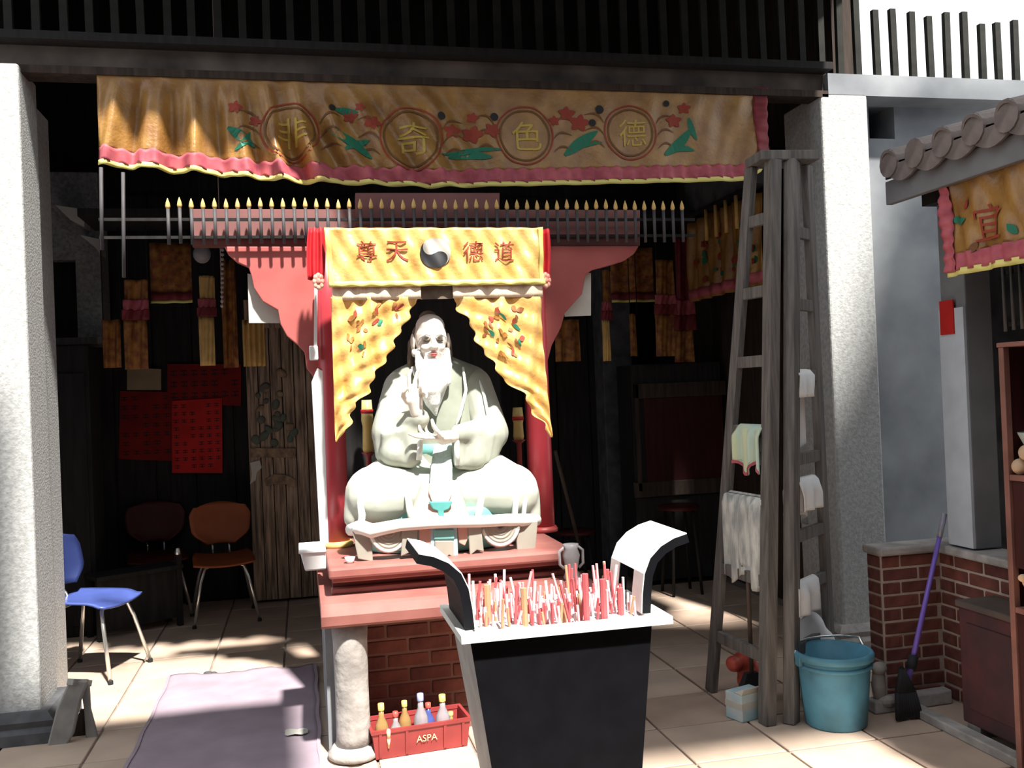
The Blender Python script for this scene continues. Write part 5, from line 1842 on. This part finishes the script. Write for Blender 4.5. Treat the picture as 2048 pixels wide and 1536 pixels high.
valance(298, 386, 486, 606, SY + .15, 'gold and red brocade valance among the left streamers')
valance(1218, 1308, 496, 604, SY + .15, 'gold and red brocade valance among the right streamers')
for (px0, px1, side) in ((190, 545, 'left'), (1100, 1345, 'right')):
    a, b = on(px0, 470, SY + .2), on(px1, 470, SY + .2)
    t = thing('hanging_rail', 'dark wooden rail carrying the %s streamers' % side, 'rail', ((a.x + b.x) / 2, SY + .2, a.z))
    obj('pole', MB().box((a.x, SY - .33, RAIL_Z), (b.x, SY + .22, RAIL_Z + .05)), 'wood_black', t)
    for qx in (a.x + .1, b.x - .1):
        obj('hanger', MB().bar((qx, SY + .02, RAIL_Z + .04), (qx, SY + .02, 5.06), .03, .03, (0, 1, 0)), 'wood_black', t)
q = on(404, 508, 6.3)
t = thing('globe_lamp', 'small dark globe lamp hanging among the left streamers', 'lamp', q)
obj('globe', MB().ell(q, (.055, .055, .06), 16, 10), 'ceramic', t, smooth=True)
obj('lamp_cap', MB().lathe([(.03, .05), (.025, .075), (.01, .09)], q, 12), 'wood_black', t, smooth=True)
obj('cord', MB().tube([q + Vector((0, 0, .08)), (q.x, q.y, 4.6)], .006, 6), 'wood_black', t)
a, b = on(445, 500, 6.2), on(444, 612, 6.2)
t = thing('bead_string', 'string of small pale beads hanging beside the left red bracket', 'beads', a)
for k in range(13):
    obj('bead', MB().ell(a + (b - a) * (k / 12), .011, 8, 6), 'bead', t, smooth=True)
obj('cord', MB().tube([(a.x, a.y, 4.7), b], .003, 5), 'bead', t)

# side banner along the inner right wall with its rail
BX = 2.92
t = thing('side_banner', 'faded gold banner with pink hem hanging along the inner right side', 'banner', (BX, 6.2, 2.75))
ya_, yb_ = onx(1386, 500, BX).y + .06, onx(1492, 500, BX).y - .2
bt_, bb_ = onx(1386, 444, BX).z, onx(1386, 604, BX).z


def side(u, v):
    y = ya_ + (yb_ - ya_) * u
    return Vector((BX - .02 * math.sin(y * 31) - .01 * math.sin(y * 67 + v * 5), y, bb_ + (bt_ - bb_) * v))


obj('cloth', MB().grid(side, 60, 10), 'gold', t, smooth=True, thick=.003)
obj('hem_band', MB().grid(lambda u, v: side(u, .03 + .12 * v) - Vector((.008, 0, 0)), 60, 2), 'pink', t, smooth=True, thick=.002)
g, g2 = MB(), MB()
for k in range(40):
    u, v = random.uniform(.1, .95), random.uniform(.2, .75)
    c_ = side(u, v) - Vector((.012, 0, 0))
    r_ = random.uniform(.02, .05)
    (g if k % 2 else g2).add([c_ + Vector((0, r_ * math.cos(w), r_ * .6 * math.sin(w))) for w in [math.pi * q / 4 for q in range(8)]], [tuple(range(8))])
tag(obj('flower_work', g, 'stitch_red', t), kind='stuff')
tag(obj('leaf_work', g2, 'stitch_green', t), kind='stuff')
t = thing('side_railing', 'dark rail with a few pale rods in front of the inner right banner', 'railing', (BX - .06, 6.2, 2.85))
obj('cross_rail', MB().box((BX - .07, yb_, bt_ + .02), (BX - .045, ya_, bt_ + .045)), 'wood_black', t)
for k in range(9):
    y = ya_ - .45 - .16 * k
    if y > yb_:
        obj('rod', MB().tube([(BX - .06, y, bt_ + .02), (BX - .06, y, bt_ - .20)], .014, 7), 'gold_pale', t, smooth=True)
obj('beam', MB().box((BX - .02, yb_, bt_ + .06), (BX + .1, ya_, bt_ + .30)), 'stone_dark', t)

# framed dark panel at the back right
y = 6.95
p, q = on(1262, 730, y), on(1452, 985, y)
t = thing('framed_cabinet', 'dim reddish framed cabinet in the dark at the back right', 'cabinet', ((p.x + q.x) / 2, 7.1, 0))
obj('carcass', MB().box((p.x, y + .02, .05), (q.x, y + .35, p.z)), 'wood_black', t)
for (a0, b0, a1, b1) in ((1268, 768, 1452, 790), (1268, 966, 1452, 984), (1268, 768, 1286, 984)):
    u, v = on(a0, b0, y), on(a1, b1, y)
    obj('frame_bar', MB().box((u.x, y - .005, v.z), (v.x, y + .03, u.z)), 'wood_dark', t, bevel=.006)
u, v = on(1288, 792, y), on(1452, 964, y)
obj('panel', MB().box((u.x, y + .01, v.z), (v.x, y + .025, u.z)), 'cabinet', t)
for xx in (p.x + .04, q.x - .06):
    obj('leg', MB().box((xx, y + .05, 0), (xx + .05, y + .1, .06)), 'wood_black', t)
a, b = on(1122, 905, 6.3), onz(1178, 1170)
t = thing('leaning_stick', 'thin brown stick leaning in the dark right of the altar', 'stick', (b.x, 6.3, 0))
obj('stick_shaft', MB().tube([(b.x, b.y, .012), (a.x, 6.45, a.z)], .014, 7), 'broom_brown', t, smooth=True)
for px, py, yy, w_, zz in ((1150, 1060, 7.2, 'just right of the altar', None), (1357, 1010, 6.7, 'below the framed cabinet', None)):
    q = on(px, py, yy)
    t = thing('red_stool', 'dim dark red round stool %s' % w_, 'stool', (q.x, yy, 0))
    obj('seat', MB().lathe([(.15, q.z - .03), (.16, q.z - .015), (.15, q.z)], (q.x, yy, 0), 24), 'chair_red', t, smooth=True)
    for k in range(4):
        an = math.pi / 4 + k * math.pi / 2
        obj('leg', MB().tube([(q.x + .16 * math.cos(an), yy + .16 * math.sin(an), 0), (q.x + .11 * math.cos(an), yy + .11 * math.sin(an), q.z - .028)], .012, 8), 'wood_black', t, smooth=True)


# ------------------------------------------------------------------ chairs and the low table at the left
def chair(label, loc, rz, shell, back_m=None, name='shell_chair'):
    t = thing(name, label, 'chair', loc, rz, None)

    def seat(u, v):
        x = (u - .5) * .42 * (1 - .12 * (2 * v - 1) ** 2 * (v > .5))
        yv = -.20 + .40 * v
        z = .425 + .02 * (2 * u - 1) ** 2 - .022 * math.exp(-((v - .04) / .12) ** 2) + .012 * v
        return Vector((x, yv, z))
    obj('seat', MB().grid(seat, 14, 12), shell, t, smooth=True, thick=.014, local=True)

    def back(u, v):
        w = .185 + .035 * math.sin(math.pi * min(1, v * .62)) - .05 * max(0, v - .72) / .28 - .09 * max(0, .25 - v) / .25
        x = (2 * u - 1) * w
        z = .52 + .30 * v + (-.03 * (2 * u - 1) ** 2 if v > .9 else 0)
        return Vector((x, .195 + .08 * v - .045 * (2 * u - 1) ** 2, z))
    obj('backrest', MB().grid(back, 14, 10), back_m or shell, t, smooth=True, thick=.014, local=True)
    for s in (-1, 1):
        obj('back_stay', MB().tube([(s * .06, .12, .415), (s * .06, .19, .43), (s * .06, .225, .50), (s * .06, .245, .64)], .010, 8), 'chrome', t, smooth=True, local=True)
    for yv, sp_ in ((-.13, -.10), (.13, .10)):
        for s in (-1, 1):
            pts = [(0, yv, .408), (s * .09, yv, .408), (s * .135, yv + sp_ * .1, .39), (s * .165, yv + sp_ * .35, .30), (s * .22, yv + sp_, .012)]
            obj('leg', MB().tube(pts, .0115, 8), 'chrome', t, smooth=True, local=True)
            obj('leg_cap', MB().lathe([(.015, 0), (.015, .018), (.012, .022)], (s * .22, yv + sp_, 0), 10), 'broom_black', t, local=True)
    return t


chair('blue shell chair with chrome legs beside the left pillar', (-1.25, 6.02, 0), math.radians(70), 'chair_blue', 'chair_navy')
chair('orange shell chair with chrome legs facing out left of the altar', (-.60, 7.20, 0), math.radians(8), 'chair_orange')
chair('dark red shell chair half lost in the dark between the blue and orange chairs', (-1.10, 7.54, 0), math.radians(10), 'chair_red', None)
# low black table
ta = thing('low_table', 'low black table standing in the dark at the back left', 'table', (-1.3, 6.85, 0), math.radians(31))
obj('table_top', MB().box((-.10, -.02, .40), (.5, .22, .43)), 'wood_black', ta, local=True, bevel=.004)
obj('front_panel', MB().box((-.08, .01, .06), (.46, .025, .40)), 'wood_black', ta, local=True)
for sx in (-.08, .47):
    for sy in (.0, .19):
        obj('leg', MB().box((sx - .018, sy - .018, 0), (sx + .018, sy + .018, .50 if (sx > 0 and sy < .1) else .40)), 'wood_black', ta, local=True)
tag(obj('leg_cap', MB().lathe([(.02, .50), (.022, .515), (.014, .545)], (.47, 0, 0), 10), 'chrome', ta, local=True), 'chrome leg cap')
# grey trestle at the foot of the left pillar
q = onz(140, 1500)
t = thing('small_trestle', 'small grey folding trestle at the foot of the left pillar', 'trestle', (q.x, q.y + .1, 0))
yy = q.y + .1


def tp(px, py, dy=0):
    return on(px, py, yy + dy)


obj('front_board', MB().prism([tp(138, 1362), tp(176, 1362), tp(160, 1405), tp(146, 1470), tp(128, 1500), tp(92, 1500), tp(112, 1420)], (0, .04, 0)), 'cloth_grey', t, bevel=.008)
obj('leg', MB().prism([tp(160, 1372, .05), tp(177, 1366, .05), (tp(180, 1420, .05)), tp(196, 1480, .05), tp(188, 1502, .05), tp(172, 1498, .05), tp(168, 1425, .05)], (0, .035, 0)), 'cloth_grey', t, bevel=.008)
obj('gap_shade', MB().prism([tp(160, 1420, .09), tp(174, 1420, .09), tp(178, 1492, .09), tp(136, 1492, .09)], (0, .02, 0)), 'wood_dark', t)  # dark sheet standing in for the shade between the legs
obj('top_bar', MB().bar(tp(140, 1364, -.01), tp(178, 1366, .09), .04, .03), 'cloth_grey', t, bevel=.004)
